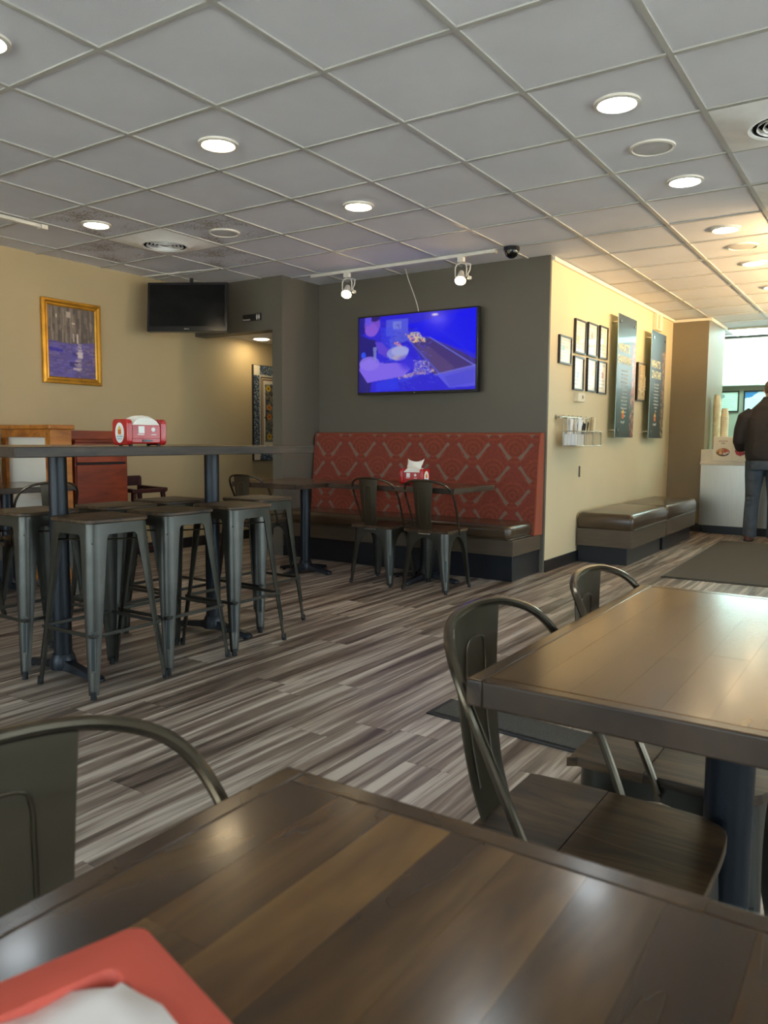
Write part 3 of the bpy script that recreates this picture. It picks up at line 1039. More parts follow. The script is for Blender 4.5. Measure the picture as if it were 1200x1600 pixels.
def make_chair():
    root = thing('metal_chair', 'x', 'chair')
    H = 0.432
    half = lambda z: 0.172 + (H - z) * 0.045
    def width(z):
        # arch between the legs
        zc = 0.40
        if z >= zc:
            return 0.5
        h = half(z)
        z0 = 0.235
        if z > z0:
            t_ = (z - z0) / (zc - z0)
            return h - (h - 0.062) * math.sqrt(max(0.0, 1 - t_ ** 2.2))
        return 0.030 + 0.032 * (z / z0)
    rad = lambda z: 0.05 if z > 0.3 else 0.014 + 0.036 * z / 0.3
    zs = [0.016, 0.06, 0.12, 0.18, 0.235, 0.27, 0.30, 0.325, 0.345, 0.36, 0.372, 0.382, 0.39, 0.396, 0.3999, 0.4001, 0.42, H]
    for sx in (1, -1):
        for sy in (1, -1):
            lg = MB().loft(leg_loft(sx, sy, zs, half, width, rad)).build('leg', MAT['gunmetal'], root, ang=50)
            f = half(0.0)
            MB().tube([((f - 0.010) * sx, (f - 0.010) * sy, 0.0), ((f - 0.011) * sx, (f - 0.011) * sy, 0.03)], [0.012, 0.0115], 10).build('foot_cap', MAT['rubber'], lg)
            up = Vector((sx, sy, 0)).normalized()
            pts = []
            for z in (0.09, 0.24):
                c = half(z) - rad(z) * (1 - 0.7071) + 0.001
                pts.append(Vector((c * sx, c * sy, z)))
            MB().bar(pts[0], pts[1], 0.016, 0.003, up=tuple(up)).build('slot_rim', MAT['slot_dark'], lg, bevel=0.0012)
    MB().rbox(-0.172, 0.172, -0.172, 0.172, H - 0.002, H + 0.003, 0.05).build('seat_pan', MAT['gunmetal'], root)
    # seat board: two glued boards, front corners rounded, slightly narrower at the back
    def outline(s_=1.0):
        pts = [(-0.165, -0.182), (0.165, -0.182), (0.180, -0.165), (0.186, 0.0), (0.186, 0.11), (0.172, 0.155), (0.135, 0.184), (0.0, 0.190),
               (-0.135, 0.184), (-0.172, 0.155), (-0.186, 0.11), (-0.186, 0.0), (-0.180, -0.165)]
        return [(p[0] * s_, p[1] * s_) for p in pts]
    sp = spline([(a, b, 0) for a, b in outline()] + [(-0.165, -0.182, 0)], 4)[:-1]
    poly = [(p.x, p.y) for p in sp]
    L_ = [p for p in poly]
    fr = [(a, b) for a, b in poly if b >= -0.03]
    bk = [(a, b) for a, b in poly if b < -0.032]
    # order around
    fr = sorted(fr, key=lambda p: math.atan2(p[1] + 0.03, p[0]))
    bk = sorted(bk, key=lambda p: math.atan2(p[1] + 0.032, p[0]))
    seat = MB().prism([(0.186, -0.0305)] + fr + [(-0.186, -0.0308)], H + 0.003, H + 0.022).build('seat', MAT['seat_wood'], root, bevel=0.002)
    MB().prism([(-0.1855, -0.0312)] + bk + [(0.1855, -0.0312)], H + 0.003, H + 0.022).build('seat_board', MAT['seat_wood'], root, bevel=0.002)
    # hoop back
    hp = [(-0.190, 0.00, 0.425), (-0.193, -0.03, 0.50), (-0.200, -0.085, 0.62), (-0.200, -0.130, 0.71), (-0.172, -0.175, 0.775), (-0.105, -0.212, 0.806),
          (0.0, -0.225, 0.815)]
    hp = hp + [(-a, b, c) for a, b, c in reversed(hp[:-1])]
    MB().tube(spline(hp, 7), 0.0082, 10).build('back_hoop', MAT['tube_metal'], root)
    for s_ in (1, -1):
        MB().tube([(0.186 * s_, 0.0, 0.418), (0.197 * s_, 0.0, 0.418)], 0.007, 10).build('hoop_bolt', MAT['tube_metal'], root)
    # splat: tapered, curved sheet with pressed ribs
    prof = [(-0.166, 0.428, 0.056), (-0.178, 0.452, 0.056), (-0.200, 0.52, 0.060), (-0.214, 0.60, 0.067), (-0.221, 0.68, 0.074), (-0.224, 0.75, 0.080), (-0.224, 0.812, 0.084)]
    pp = spline([(0, a, b) for a, b, c in prof], 4)
    ws = [np.interp(p.z, [q[1] for q in prof], [q[2] for q in prof]) for p in pp]
    rings = []
    for p, w in zip(pp, ws):
        rings.append([(-w, p.y + 0.006 * (1 - 0), p.z), (-w * 0.5, p.y, p.z), (w * 0.5, p.y, p.z), (w, p.y + 0.006, p.z),
                      (w, p.y + 0.009, p.z), (w * 0.5, p.y + 0.003, p.z), (-w * 0.5, p.y + 0.003, p.z), (-w, p.y + 0.009, p.z)])
    spl = MB().loft(rings).build('back_splat', MAT['gunmetal_dark'], root)

    def on(u, z, d=0.0):
        y = np.interp(z, [q.z for q in pp], [q.y for q in pp])
        return (u, y + d, z)
    for d, nm in ((-0.0012, 0), (0.0042, 1)):
        path = [on(-0.030, 0.50, d), on(-0.033, 0.60, d), on(-0.035, 0.70, d), on(-0.034, 0.742, d), on(-0.024, 0.756, d), on(0.0, 0.759, d), on(0.024, 0.756, d), on(0.034, 0.742, d), on(0.035, 0.70, d), on(0.033, 0.60, d), on(0.030, 0.50, d)]
        MB().tube(spline(path, 3), 0.0026, 6).build('pressed_rib', MAT['gunmetal_dark'], spl)
    MB().box(-0.050, 0.050, -0.192, -0.168, 0.424, 0.432).build('splat_bracket', MAT['chrome'], root, bevel=0.001)
    return root


stool = make_stool()
chair = make_chair()

STOOLS = [(-2.975, 2.170, 0, 'foreground bar stool with a wood seat at the near right corner of the high table'),
          (-2.990, 2.585, 0, 'second bar stool in the front row, right behind the foreground stool'),
          (-2.975, 3.000, 0, 'third bar stool in the front row, beside the far table post'),
          (-3.190, 3.425, 0, 'bar stool at the far end of the high table, nearest the booth'),
          (-3.475, 2.170, 0, 'bar stool at the left photo edge behind the near table post'),
          (-3.420, 2.600, 0, 'bar stool in the back row with only its seat and rear leg showing between stools'),
          (-3.475, 3.020, 0, 'back row bar stool right in front of the dark red high chair')]
for i, (x, y, a, lb) in enumerate(STOOLS):
    o = stool if i == 0 else copy_tree(stool)
    o.location = (x, y, 0)
    o.rotation_euler = (0, 0, R(a))
    tag(o, lb, 'bar stool', 'metal bar stools around the high table')

CHAIRS = [(-0.392, 1.212, -90, 'metal chair with wooden seat tucked between the two nearest tables'),
          (-0.360, 1.695, -90, 'metal chair at the far side of the right table, only its hoop back showing'),
          (-0.49, 0.365, -97, 'foreground metal chair at lower left, pushed against the nearest table'),
          (-3.325, 4.985, 0, 'left one of the two metal chairs facing the red booth'),
          (-2.850, 4.985, 0, 'right one of the two metal chairs facing the red booth'),
          (-4.335, 4.690, 0, 'metal chair in the corner before the grey pillar, behind the bar stools'),
          (-4.720, 2.980, 82, 'metal chair behind the near table post by the white partition'),
          (-4.760, 2.460, 88, 'metal chair at the far left photo edge beside a small table')]
for i, (x, y, a, lb) in enumerate(CHAIRS):
    o = chair if i == 0 else copy_tree(chair)
    o.location = (x, y, 0)
    o.rotation_euler = (0, 0, R(a))
    tag(o, lb, 'chair', 'metal dining chairs with hoop backs')


# ------------------------------------------------------------------ tables
stave_cache = {}


def make_table(label, x0, x1, y0, y1, zt, poles, th=0.040, sw=0.058, seglen=(0.25, 0.6), pole_r=0.041, base=0.30, group=None, name='dining_table', along='y', rot=0, arms=4):
    cx, cy = (x0 + x1) / 2, (y0 + y1) / 2
    t = thing(name, label, 'table', (cx, cy, 0), rot, group)
    hx, hy = (x1 - x0) / 2, (y1 - y0) / 2
    eb = 0.026
    for sx in (-1, 1):
        MB().box(sx * hx - (eb if sx > 0 else 0), sx * hx + (0 if sx > 0 else eb), -hy, hy, zt - th, zt).build('edge_band', MAT['table_edge_wood_cross'], t, bevel=0.0035, seg=3)
        MB().box(-hx + eb, hx - eb, sx * hy - (eb if sx > 0 else 0), sx * hy + (0 if sx > 0 else eb), zt - th, zt).build('edge_band', MAT['table_edge_wood'], t, bevel=0.0035, seg=3)
    for o in t.children:                      # the border strip's top is toned like the board, its side is darker
        o.data.materials.append(MAT['table_border_wood'])
        for p in o.data.polygons:
            if p.normal.z > 0.9:
                p.material_index = 1
    MB().box(-hx + eb, hx - eb, -hy + eb, hy - eb, zt - th, zt - 0.013).build('underside', MAT['table_edge_wood'], t, smooth=False)
    if 'm' not in stave_cache:
        stave_cache['m'] = MB().box(-0.5, 0.5, -0.5, 0.5, -0.010, 0).build('stave', MAT['table_top_wood'], t, smooth=False, bevel=0).data
        o = bpy.data.objects['stave']
        bpy.data.objects.remove(o)
    X0, X1, Y0, Y1 = -hx + eb, hx - eb, -hy + eb, hy - eb
    n = max(1, round((X1 - X0) / sw))
    w = (X1 - X0) / n
    for i in range(n):
        y = Y0 - random.uniform(0, 0.3)
        while y < Y1:
            l = random.uniform(*seglen)
            a, b_ = max(y, Y0), min(y + l, Y1)
            if Y1 - b_ < 0.05:
                b_ = Y1
            if b_ - a > 0.04:
                me = bpy.data.meshes.new('stave')
                g = 0.00012
                W, Ln = w - 2 * g, b_ - a - 2 * g
                q = MB().box(-W / 2, W / 2, -Ln / 2, Ln / 2, -0.012, 0)
                me.from_pydata(q.v, [], q.f)
                me.materials.append(MAT['table_top_wood'])
                o = bpy.data.objects.new('stave', me)
                COL.objects.link(o)
                o.parent = t
                o.location = (X0 + (i + 0.5) * w, (a + b_) / 2, zt - 0.0002 - random.uniform(0, 0.0002))
            y = max(b_, y + l)
    for px, py in poles:
        p = thing('pedestal', '', '', (px - cx, py - cy, 0))
        p.parent = t
        p_ = MB().cyl((0, 0), pole_r, 0.05, zt - th - 0.006, 28)
        p_.build('post', MAT['table_base_black'], p)
        MB().box(-0.11, 0.11, -0.11, 0.11, zt - th - 0.008, zt - th).build('mounting_plate', MAT['table_base_black'], p, bevel=0.002)
        for k in range(arms):
            a = k * 2 * PI / arms
            c, s_ = math.cos(a), math.sin(a)
            rings = []
            for d, hw, z0, z1 in ((0.02, 0.04, 0.030, 0.085), (0.08, 0.032, 0.026, 0.062), (0.18, 0.028, 0.018, 0.045), (base - 0.04, 0.030, 0.012, 0.036), (base - 0.012, 0.026, 0.008, 0.030), (base, 0.012, 0.012, 0.024)):
                rings.append([(d * c - hw * s_, d * s_ + hw * c, z0), (d * c + hw * s_, d * s_ - hw * c, z0), (d * c + hw * 0.7 * s_, d * s_ - hw * 0.7 * c, z1), (d * c - hw * 0.7 * s_, d * s_ + hw * 0.7 * c, z1)])
            MB().loft(rings).build('base_arm', MAT['table_base_black'], p, bevel=0.003)
            MB().cyl(((base - 0.04) * c, (base - 0.04) * s_), 0.014, 0.0, 0.016, 12).build('levelling_foot', MAT['rubber'], p)
        MB().lathe([(0.058, 0.03), (0.06, 0.06), (0.05, 0.09), (pole_r + 0.004, 0.10)], n=24, cap=False).build('base_collar', MAT['table_base_black'], p)
    return t


make_table('nearest wooden table filling the bottom of the photo', -0.525, 0.70, -0.15, 0.607, 0.76, [(-0.10, 0.23), (0.42, 0.23)], sw=0.062)
make_table('dark stained wooden table at the right edge of the photo', -0.512, 0.75, 0.985, 1.90, 0.76, [(-0.225, 1.452), (0.45, 1.452)], sw=0.062, base=0.28, arms=2)
make_table('wooden table before the red booth, carrying the napkin dispenser', -3.76, -2.625, 4.83, 5.475, 0.76, [(-3.088, 5.22)], seglen=(0.4, 0.9), base=0.3)
make_table('small square wooden table in the corner left of the booth table', -4.47, -3.80, 4.50, 5.22, 0.76, [(-4.09, 4.96)], seglen=(0.4, 0.9), base=0.27)
make_table('small wooden table before the white partition at the left edge', -5.64, -4.96, 2.76, 3.43, 0.76, [(-5.28, 3.09)], seglen=(0.4, 0.9), base=0.27)
make_table('high bar table with a thick wooden top on two black posts', -3.58, -2.82, 1.69, 3.50, 1.065, [(-3.218, 2.13), (-3.224, 3.09)], th=0.042, seglen=(0.5, 1.2), name='bar_table', base=0.29, arms=2)


# ------------------------------------------------------------------ napkin dispensers
def house_logo(par, loc, rot, s=1.0):
    """little orange and yellow house emblem"""
    def M_(nm, poly, m, d):
        o = MB().prism(poly, 0, 0.0004 + d).build(nm, MAT[m], par, smooth=False)
        o.location, o.rotation_euler = loc, rot
        return o
    M_('logo_roof', [(-0.55 * s, 0.10 * s), (0.0, 0.62 * s), (0.55 * s, 0.10 * s)], 'yellow_print', 0.0002)
    M_('logo_house', [(-0.42 * s, -0.5 * s), (0.42 * s, -0.5 * s), (0.42 * s, 0.22 * s), (-0.42 * s, 0.22 * s)], 'orange_print', 0)
    for k in range(2):
        z = (-0.26 + 0.26 * k) * s
        M_('logo_stripe', [(-0.42 * s, z), (0.42 * s, z), (0.42 * s, z + 0.04 * s), (-0.42 * s, z + 0.04 * s)], 'red_print', 0.0004)


def napkin_dispenser(label, loc, rz, fan):
    """long axis along local x; round-cornered end caps, napkins curving over the top"""
    t = thing('napkin_dispenser', label, 'napkin dispenser', loc, rz, 'red napkin dispensers')
    L, W, H = 0.098, 0.070, 0.122
    for sx in (-1, 1):
        x0, x1 = (L - 0.026, L) if sx > 0 else (-L, -L + 0.026)
        cap = MB().rbox(-W, W, 0.004, H, x0, x1, 0.022, 6, plane='yz').build('end_cap', MAT['red_plastic'], t, bevel=0.004)
        ell = [(0.040 * math.cos(a), 0.046 * math.sin(a)) for a in np.linspace(0, 2 * PI, 32, endpoint=False)]
        rt = (R(90), 0, R(90)) if sx > 0 else (R(90), 0, R(-90))
        ox = sx * (L + 0.0003)
        o = MB().prism(ell, 0, 0.0006).build('oval_label', MAT['white_print'], cap, smooth=False)
        o.location, o.rotation_euler = (ox, 0, 0.060), rt
        house_logo(cap, (ox + sx * 0.0005, 0, 0.070), rt, 0.036)
        text('lettering', 'THE NAKED', 0.010, MAT['teal_print'], cap, (ox + sx * 0.0008, 0, 0.040), rt, 0.0002)
        text('lettering', 'GRAPE LEAF', 0.008, MAT['teal_print'], cap, (ox + sx * 0.0008, 0, 0.030), rt, 0.0002)
    MB().box(-L + 0.02, L - 0.02, -W + 0.010, W - 0.010, 0.010, 0.088).build('body', MAT['red_plastic'], t, bevel=0.008)
    for sy in (-1, 1):
        fp = MB().box(-L + 0.028, L - 0.028, sy * (W - 0.012), sy * (W - 0.007), 0.034, 0.096).build('face_plate', MAT['red_plastic'], t, bevel=0.002)
        rt = (R(90), 0, 0) if sy < 0 else (R(90), 0, PI)
        yy = sy * (W - 0.0065)
        MB().box(-0.040, -0.010, min(yy, yy + sy * 0.0006), max(yy, yy + sy * 0.0006), 0.058, 0.090).build('white_sticker', MAT['white_print'], fp, smooth=False)
        cc = [(0.010 * math.cos(a), 0.010 * math.sin(a)) for a in np.linspace(0, 2 * PI, 20, endpoint=False)]
        o = MB().prism(cc, 0, 0.0006).build('round_sticker', MAT['white_print'], fp, smooth=False)
        o.location, o.rotation_euler = (0.034, yy, 0.075), rt
        for zz, xx, ww in ((0.052, -0.028, 0.034), (0.052, 0.036, 0.024)):
            MB().box(xx - ww / 2, xx + ww / 2, min(yy, yy + sy * 0.0006), max(yy, yy + sy * 0.0006), zz - 0.0016, zz + 0.0016).build('text_line', MAT['white_print'], fp, smooth=False)
        MB().box(-0.020, 0.030, sy * (W - 0.010), sy * (W - 0.006), 0.020, 0.029).build('slot', MAT['black_plastic'], fp, bevel=0.001)
    for k in range(4):
        MB().cyl(((-1) ** k * 0.07, 0.045 * (1 if k < 2 else -1)), 0.009, 0, 0.012, 10).build('foot', MAT['rubber'], t)
    # napkin stack: curved over the top
    rings = []
    for xx, hh in ((-L + 0.028, 0.104), (-0.05, 0.124), (-0.025, 0.136), (0.0, 0.140), (0.03, 0.136), (0.055, 0.124), (L - 0.028, 0.106)):
        rings.append([(xx, -W + 0.013, 0.08), (xx, -W + 0.014, hh - 0.010), (xx, -0.03, hh), (xx, 0.03, hh), (xx, W - 0.014, hh - 0.010), (xx, W - 0.013, 0.08)])
    MB().loft(rings).build('napkin_stack', MAT['napkin_paper'], t)
    if fan:
        # one napkin pulled up
        rows = []
        for v in range(7):
            z = 0.128 + v * 0.010
            row = []
            for u in range(9):
                xx = (u / 8 - 0.5) * (0.115 + 0.004 * v) + v * 0.002
                row.append((xx, -0.02 + 0.006 * math.sin(u * 0.8 + v * 0.5) + v * 0.003, z + 0.00025 * v * (u - 4) ** 2 * 0.9 - 0.002 * v))
            rows.append(row)
        q = MB().loft(rows, cap=False, close=False).build('raised_napkin', MAT['napkin_paper'], t)
        md = q.modifiers.new('solid', 'SOLIDIFY')
        md.thickness = 0.0015
    return t


napkin_dispenser('red napkin dispenser with flat curved napkins on the high bar table', (-2.945, 2.375, 1.0655), R(80), False)
napkin_dispenser('red napkin dispenser with a napkin sticking up on the booth table', (-3.12, 5.10, 0.7605), R(6), True)

# red tray with paper at the bottom left of the nearest table
t = thing('serving_tray', 'red plastic tray lined with white paper at the lower left corner', 'tray', (-0.272, 0.151, 0.7605), R(-15))
A, B_ = 0.165, 0.125
outr = rrect(-A, A, -B_, B_, 0.012, 4)
def off(poly, s_):
    return [(a * (1 - s_ / A), b * (1 - s_ / B_)) for a, b in poly]
rg = [[(a, b, z) for a, b in off(outr, d)] for d, z in ((0.024, 0.0), (0.002, 0.022), (0.0, 0.027), (0.003, 0.029), (0.030, 0.028), (0.035, 0.008))]
MB().loft(rg).build('tray_body', MAT['red_tray_plastic'], t)
pp = []
for v in range(13):
    row = []
    for u in range(15):
        a, b = (u / 14 - 0.5) * 0.275, (v / 12 - 0.5) * 0.192
        if u == 0 and v >= 11:
            a += 0.012 * (v - 10)
        if v == 12:
            b -= 0.018 * max(0, (u - 5) / 9) + 0.004 * math.sin(u * 1.3)
        z = 0.0275 + 0.0045 * math.sin(u * 0.9 + v * 0.4) + 0.003 * math.cos(v * 1.1 - u * 0.5)
        row.append((a, b, z))
    pp.append(row)
q = MB().loft(pp, cap=False, close=False).build('paper_liner', MAT['wax_paper'], t)
md = q.modifiers.new('solid', 'SOLIDIFY')
md.thickness = 0.001

# ------------------------------------------------------------------ booth
booth = thing('booth_bench', 'long booth bench with patterned red fabric back and brown leather seat', 'booth', (0, 0, 0))
MB().box(-4.845, -2.50, 5.56, 6.095, 0.0, 0.20).build('toe_kick', MAT['kick_black'], booth, bevel=0.003)
MB().box(-4.845, -2.485, 5.535, 6.095, 0.20, 0.325).build('seat_box', MAT['laminate_brown'], booth, bevel=0.003)
cu = MB().box(-4.845, -2.50, 5.50, 5.97, 0.325, 0.445).build('seat_cushion', MAT['leather_brown'], booth, bevel=0.045, seg=6)
MB().tube([(-4.80, 5.505, 0.335), (-2.515, 5.505, 0.335), (-2.505, 5.52, 0.335), (-2.502, 5.95, 0.335)], 0.005, 8).build('piping', MAT['leather_brown'], cu)
# back: a leaning upholstered slab, the print on its front face
back = MB().prism([(5.93, 0.325), (6.005, 1.135), (6.02, 1.158), (6.045, 1.168), (6.096, 1.168), (6.096, 0.325)], -4.83, -2.475, plane='yz').build('seat_back', MAT['fabric_print'], booth, bevel=0.008)
nv = len(back.data.vertices)
ca = back.data.color_attributes.new('print', 'FLOAT_COLOR', 'POINT')
ca.data.foreach_set('color', np.tile(np.array(rgb(146, 72, 48), dtype=np.float32), nv))
CWP, CHP = 520, 180
cv = Canvas(CWP, CHP, (128, 56, 40))
Wm, Hm = 2.33, 0.84
pxm = CWP / Wm
Pd, Sp = 0.39, 0.182
ch = [(i, k) for k in range(-1, 6) for i in range(-1, 16)]
for i, k in ch:
    cx = (i * Pd / 2 - 0.02) * pxm
    if (i + k) % 2 == 0:
        continue
    cyy = (0.215 + (k - 0.5) * Sp) * pxm
    for rr in (0.115, 0.095, 0.075, 0.055, 0.035, 0.018):
        col = (100, 42, 32) if int(round(rr * 1000 / 20)) % 2 else (150, 70, 44)
        cv.ell(cx, cyy, rr * pxm * 1.05, rr * pxm * 0.95, col, 0.4)
cv.noise(0.55)
for i, k in ch:
    cx = ((i + 0.5) * Pd / 2 - 0.02) * pxm
    cyy = (0.135 + k * Sp) * pxm
    s_ = 1 if (i + k) % 2 == 0 else -1
    dx, dy = 0.038 * pxm, 0.045 * pxm
    x0, y0, x1, y1 = cx - s_ * dx, cyy - dy, cx + s_ * dx, cyy + dy
    g = (126, 104, 90)
    cv.line(x0, y0, x1, y1, 0.022 * pxm, g)
    cv.ell(x0, y0, 0.022 * pxm, 0.015 * pxm, g, ang=s_ * 0.7)
    cv.ell(x1, y1, 0.027 * pxm, 0.017 * pxm, g, ang=s_ * 0.7)
    cv.line(x0, y0, x0 - s_ * 0.004 * pxm, y0 - 0.018 * pxm, 0.010 * pxm, g)
    cv.line(x0, y0, x0 - s_ * 0.020 * pxm, y0 - 0.004 * pxm, 0.010 * pxm, g)
    cv.line(x1, y1, x1 + s_ * 0.006 * pxm, y1 + 0.022 * pxm, 0.012 * pxm, g)
    cv.line(x1, y1, x1 + s_ * 0.026 * pxm, y1 + 0.004 * pxm, 0.012 * pxm, g)
lean = math.atan2(0.075, 0.81)
cv.build('back_fabric', Wm, 0.835, MAT['fabric_print'], booth, ((-4.83 - 2.475) / 2, 5.9625, 0.735), (R(90) - lean, 0, 0))

# second booth at the left edge against the left wall
b2 = thing('booth_bench', 'red backed booth bench at the far left photo edge against the tan wall', 'booth', (0, 0, 0))
MB().box(-5.99, -5.60, 1.0, 3.36, 0.0, 0.18).build('toe_kick', MAT['kick_black'], b2)
MB().box(-5.99, -5.575, 1.0, 3.38, 0.18, 0.32).build('seat_box', MAT['laminate_brown'], b2, bevel=0.003)
MB().box(-5.90, -5.56, 1.0, 3.38, 0.32, 0.45).build('seat_cushion', MAT['leather_brown'], b2, bevel=0.04, seg=5)
bk = MB().prism([(-5.82, 0.45), (-5.86, 1.09), (-5.885, 1.11), (-5.99, 1.11), (-5.99, 0.45)], 1.0, 3.38, plane='xz').build('seat_back', MAT['fabric_print'], b2, bevel=0.008)
ca = bk.data.color_attributes.new('print', 'FLOAT_COLOR', 'POINT')
ca.data.foreach_set('color', np.tile(np.array(rgb(134, 58, 42), dtype=np.float32), len(bk.data.vertices)))

# ------------------------------------------------------------------ leather bench cubes along the cream wall
for k, (y0, y1, x1, lb) in enumerate(((6.86, 8.04, -1.955, 'nearer brown leather bench against the cream wall'), (8.09, 9.36, -1.955, 'farther brown leather bench against the cream wall'))):
    t = thing('waiting_bench', lb, 'bench', (0, 0, 0), 0, 'leather benches by the cream wall')
    MB().box(-2.45, x1 - 0.045, y0 + 0.03, y1 - 0.03, 0.0, 0.155).build('toe_kick', MAT['kick_black'], t, bevel=0.003)
    MB().box(-2.452, x1, y0, y1, 0.155, 0.315).build('bench_box', MAT['laminate_brown'], t, bevel=0.003)
    # crowned cushion
    rows = []
    n = 13
    for z, ins in ((0.317, 0.004), (0.33, -0.004), (0.40, -0.008), (0.440, 0.002), (0.458, 0.022)):
        rows.append([(a, b, z) for a, b in rrect(-2.450 + ins, x1 + 0.004 - ins, y0 + ins, y1 - ins, 0.035, 4)])
    q = MB()
    q.loft(rows, cap=True)
    cx, cyy = (-2.45 + x1) / 2, (y0 + y1) / 2
    prev = rows[-1]
    ringsT = [prev]
    for s_, dz in ((0.8, 0.014), (0.5, 0.024), (0.2, 0.028), (0.02, 0.029)):
        ringsT.append([(cx + (a - cx) * s_, cyy + (b - cyy) * s_, 0.458 + dz) for a, b, _ in prev])
    q.loft(ringsT)
    cs = q.build('seat_cushion', MAT['leather_brown'], t, ang=60)
    MB().tube([(x1 + 0.008, y0 + 0.03, 0.322), (x1 + 0.008, y1 - 0.03, 0.322)], 0.005, 8).build('piping', MAT['leather_brown'], cs)


# ------------------------------------------------------------------ televisions
def tv(label, w, h, depth, loc, rot, screen=None):
    t = thing('television', label, 'television', loc)
    t.rotation_euler = rot
    MB().box(-w / 2, w / 2, -0.012, depth, -h / 2, h / 2).build('bezel', MAT['black_plastic'], t, bevel=0.004)
    MB().box(-w * 0.3, w * 0.3, depth - 0.005, depth + 0.03, -h * 0.3, h * 0.3).build('rear_housing', MAT['black_plastic'], t, bevel=0.01)
    return t


# blue kitchen video
W_, H_ = 240, 140
c = Canvas(W_, H_, (44, 34, 228))
c.poly([(100, 20), (240, 0), (240, 80), (150, 45)], (10, 6, 255))
c.ell(200, 20, 60, 26, (0, 0, 255), 0.8, soft=0.6)
c.poly([(150, 45), (240, 88), (240, 108), (160, 112), (108, 48)], (70, 52, 128))
c.poly([(120, 52), (150, 62), (200, 100), (185, 112), (160, 110)], (104, 80, 130), 0.5)
c.rect(60, 8, 106, 38, (96, 104, 236), 0.7)
c.rect(74, 12, 92, 26, (150, 160, 240), 0.5)
c.poly([(66, 42), (104, 34), (135, 40), (90, 52), (76, 80)], (82, 92, 226))
for k in range(9):
    c.line(50 + 3 * k, 22, 52 + 4 * k, 70 + 3 * k, 1.2, (60, 80, 250), 0.9)
    c.line(160 + 8 * k, 30 + 5 * k, 236, 60 + 5 * k, 0.8, (40, 60, 255), 0.4)
for k in range(120):
    a, b = rng.random(), rng.random()
    c.ell(98 + 30 * a + 16 * b, 34 + 18 * b, 1.5, 1.1, [(240, 190, 130), (235, 150, 150), (190, 210, 150), (240, 220, 190)][k % 4], 0.85)
for k in range(60):
    c.ell(78 + 14 * rng.random(), 50 + 16 * rng.random(), 1.8, 1.3, [(228, 120, 90), (240, 190, 170), (110, 130, 240)][k % 3], 0.8)
for k in range(260):
    c.ell(118 + 32 * rng.random(), 84 + 26 * rng.random(), 1.7, 1.0, [(150, 140, 235), (205, 190, 200), (90, 80, 200), (60, 40, 180)][k % 4], 0.75)
for k in range(70):
    a = rng.random()
    c.ell(88 + 70 * a, 112 - 12 * a + 5 * rng.random(), 2.6, 1.8, [(196, 160, 150), (120, 70, 90), (220, 190, 180)][k % 3], 0.85)
c.poly([(84, 112), (150, 98), (160, 104), (92, 124)], (70, 90, 255), 0.35)
c.poly([(165, 112), (240, 98), (240, 134), (190, 136)], (104, 102, 244), 0.75)
c.poly([(180, 116), (238, 104), (238, 128), (192, 134)], (80, 76, 226), 0.8)
for k in range(420):                                   # crinkled foil and pan edges
    x_, y_ = 44 + 120 * rng.random(), 18 + 116 * rng.random()
    if y_ < 0.55 * (x_ - 110) + 20 or x_ > 150 and y_ < 112:
        continue
    a = rng.uniform(-0.7, 1.2)
    l_ = 2 + 5 * rng.random()
    c.line(x_, y_, x_ + l_ * math.cos(a), y_ + l_ * math.sin(a), 0.9, [(22, 20, 200), (110, 120, 250), (60, 70, 255), (16, 10, 160)][k % 4], 0.6)
c.line(150, 45, 240, 100, 1.5, (120, 130, 255), 0.9)
c.line(108, 48, 176, 116, 2.0, (84, 96, 250), 0.9)
c.line(160, 112, 240, 98, 1.6, (130, 130, 250), 0.8)
c.poly([(0, 30), (22, 40), (40, 44), (42, 62), (34, 76), (26, 140), (0, 140)], (30, 22, 130))      # dark apron of the cook
c.poly([(0, 0), (16, 0), (14, 30), (0, 34)], (24, 18, 150))
c.ell(30, 14, 17, 20, (122, 76, 214))                  # face
c.ell(28, 24, 14, 12, (140, 90, 226))
c.ell(35, 1, 12, 8, (44, 26, 118))
c.ell(21, 4, 7, 12, (104, 84, 240))
c.poly([(36, 46), (50, 48), (72, 68), (62, 76), (44, 68)], (96, 66, 224))
c.ell(84, 70, 22, 12, (146, 150, 232))
c.ell(90, 66, 18, 9, (176, 182, 240), 0.8)
c.ell(88, 78, 14, 5, (190, 176, 190), 0.7)
c.poly([(4, 84), (26, 76), (40, 86), (100, 88), (112, 100), (96, 112), (30, 120), (20, 122), (2, 98)], (134, 106, 250))
c.ell(24, 86, 22, 13, (150, 124, 252), 0.8)
c.ell(108, 92, 22, 14, (64, 50, 236), 0.75, soft=0.5)
c.ell(100, 84, 20, 12, (60, 44, 240), 0.6, soft=0.5)
c.ell(11, 70, 5, 6, (40, 80, 255))
c.poly([(32, 56), (40, 56), (38, 84), (34, 82)], (130, 140, 220), 0.8)
c.poly([(40, 122), (84, 114), (90, 136), (38, 138)], (40, 60, 255), 0.7)
for k in range(14):
    c.line(84 + 5 * k, 128 - 2 * k, 92 + 5 * k, 138 - 2 * k, 1, (40, 60, 200), 0.5)
c.ell(160, 6, 8, 2.4, (255, 235, 240), 0.9, soft=0.6)
c.blur(1)
t = tv('large wall television showing a blue tinted kitchen scene', 1.245, 0.715, 0.05, (-3.67, 5.985, 1.872), (0, 0, 0))
c.build('screen', 1.215, 0.68, MAT['screen_print'], t, (0, -0.0128, 0.004), FY)
text('maker_mark', 'TV', 0.012, MAT['white_print'], t, (0, -0.0128, -0.353), FY, 0.0003)
MB().box(-0.2, 0.2, 0.075, 0.112, -0.2, 0.2).build('wall_bracket', MAT['black_plastic'], t)
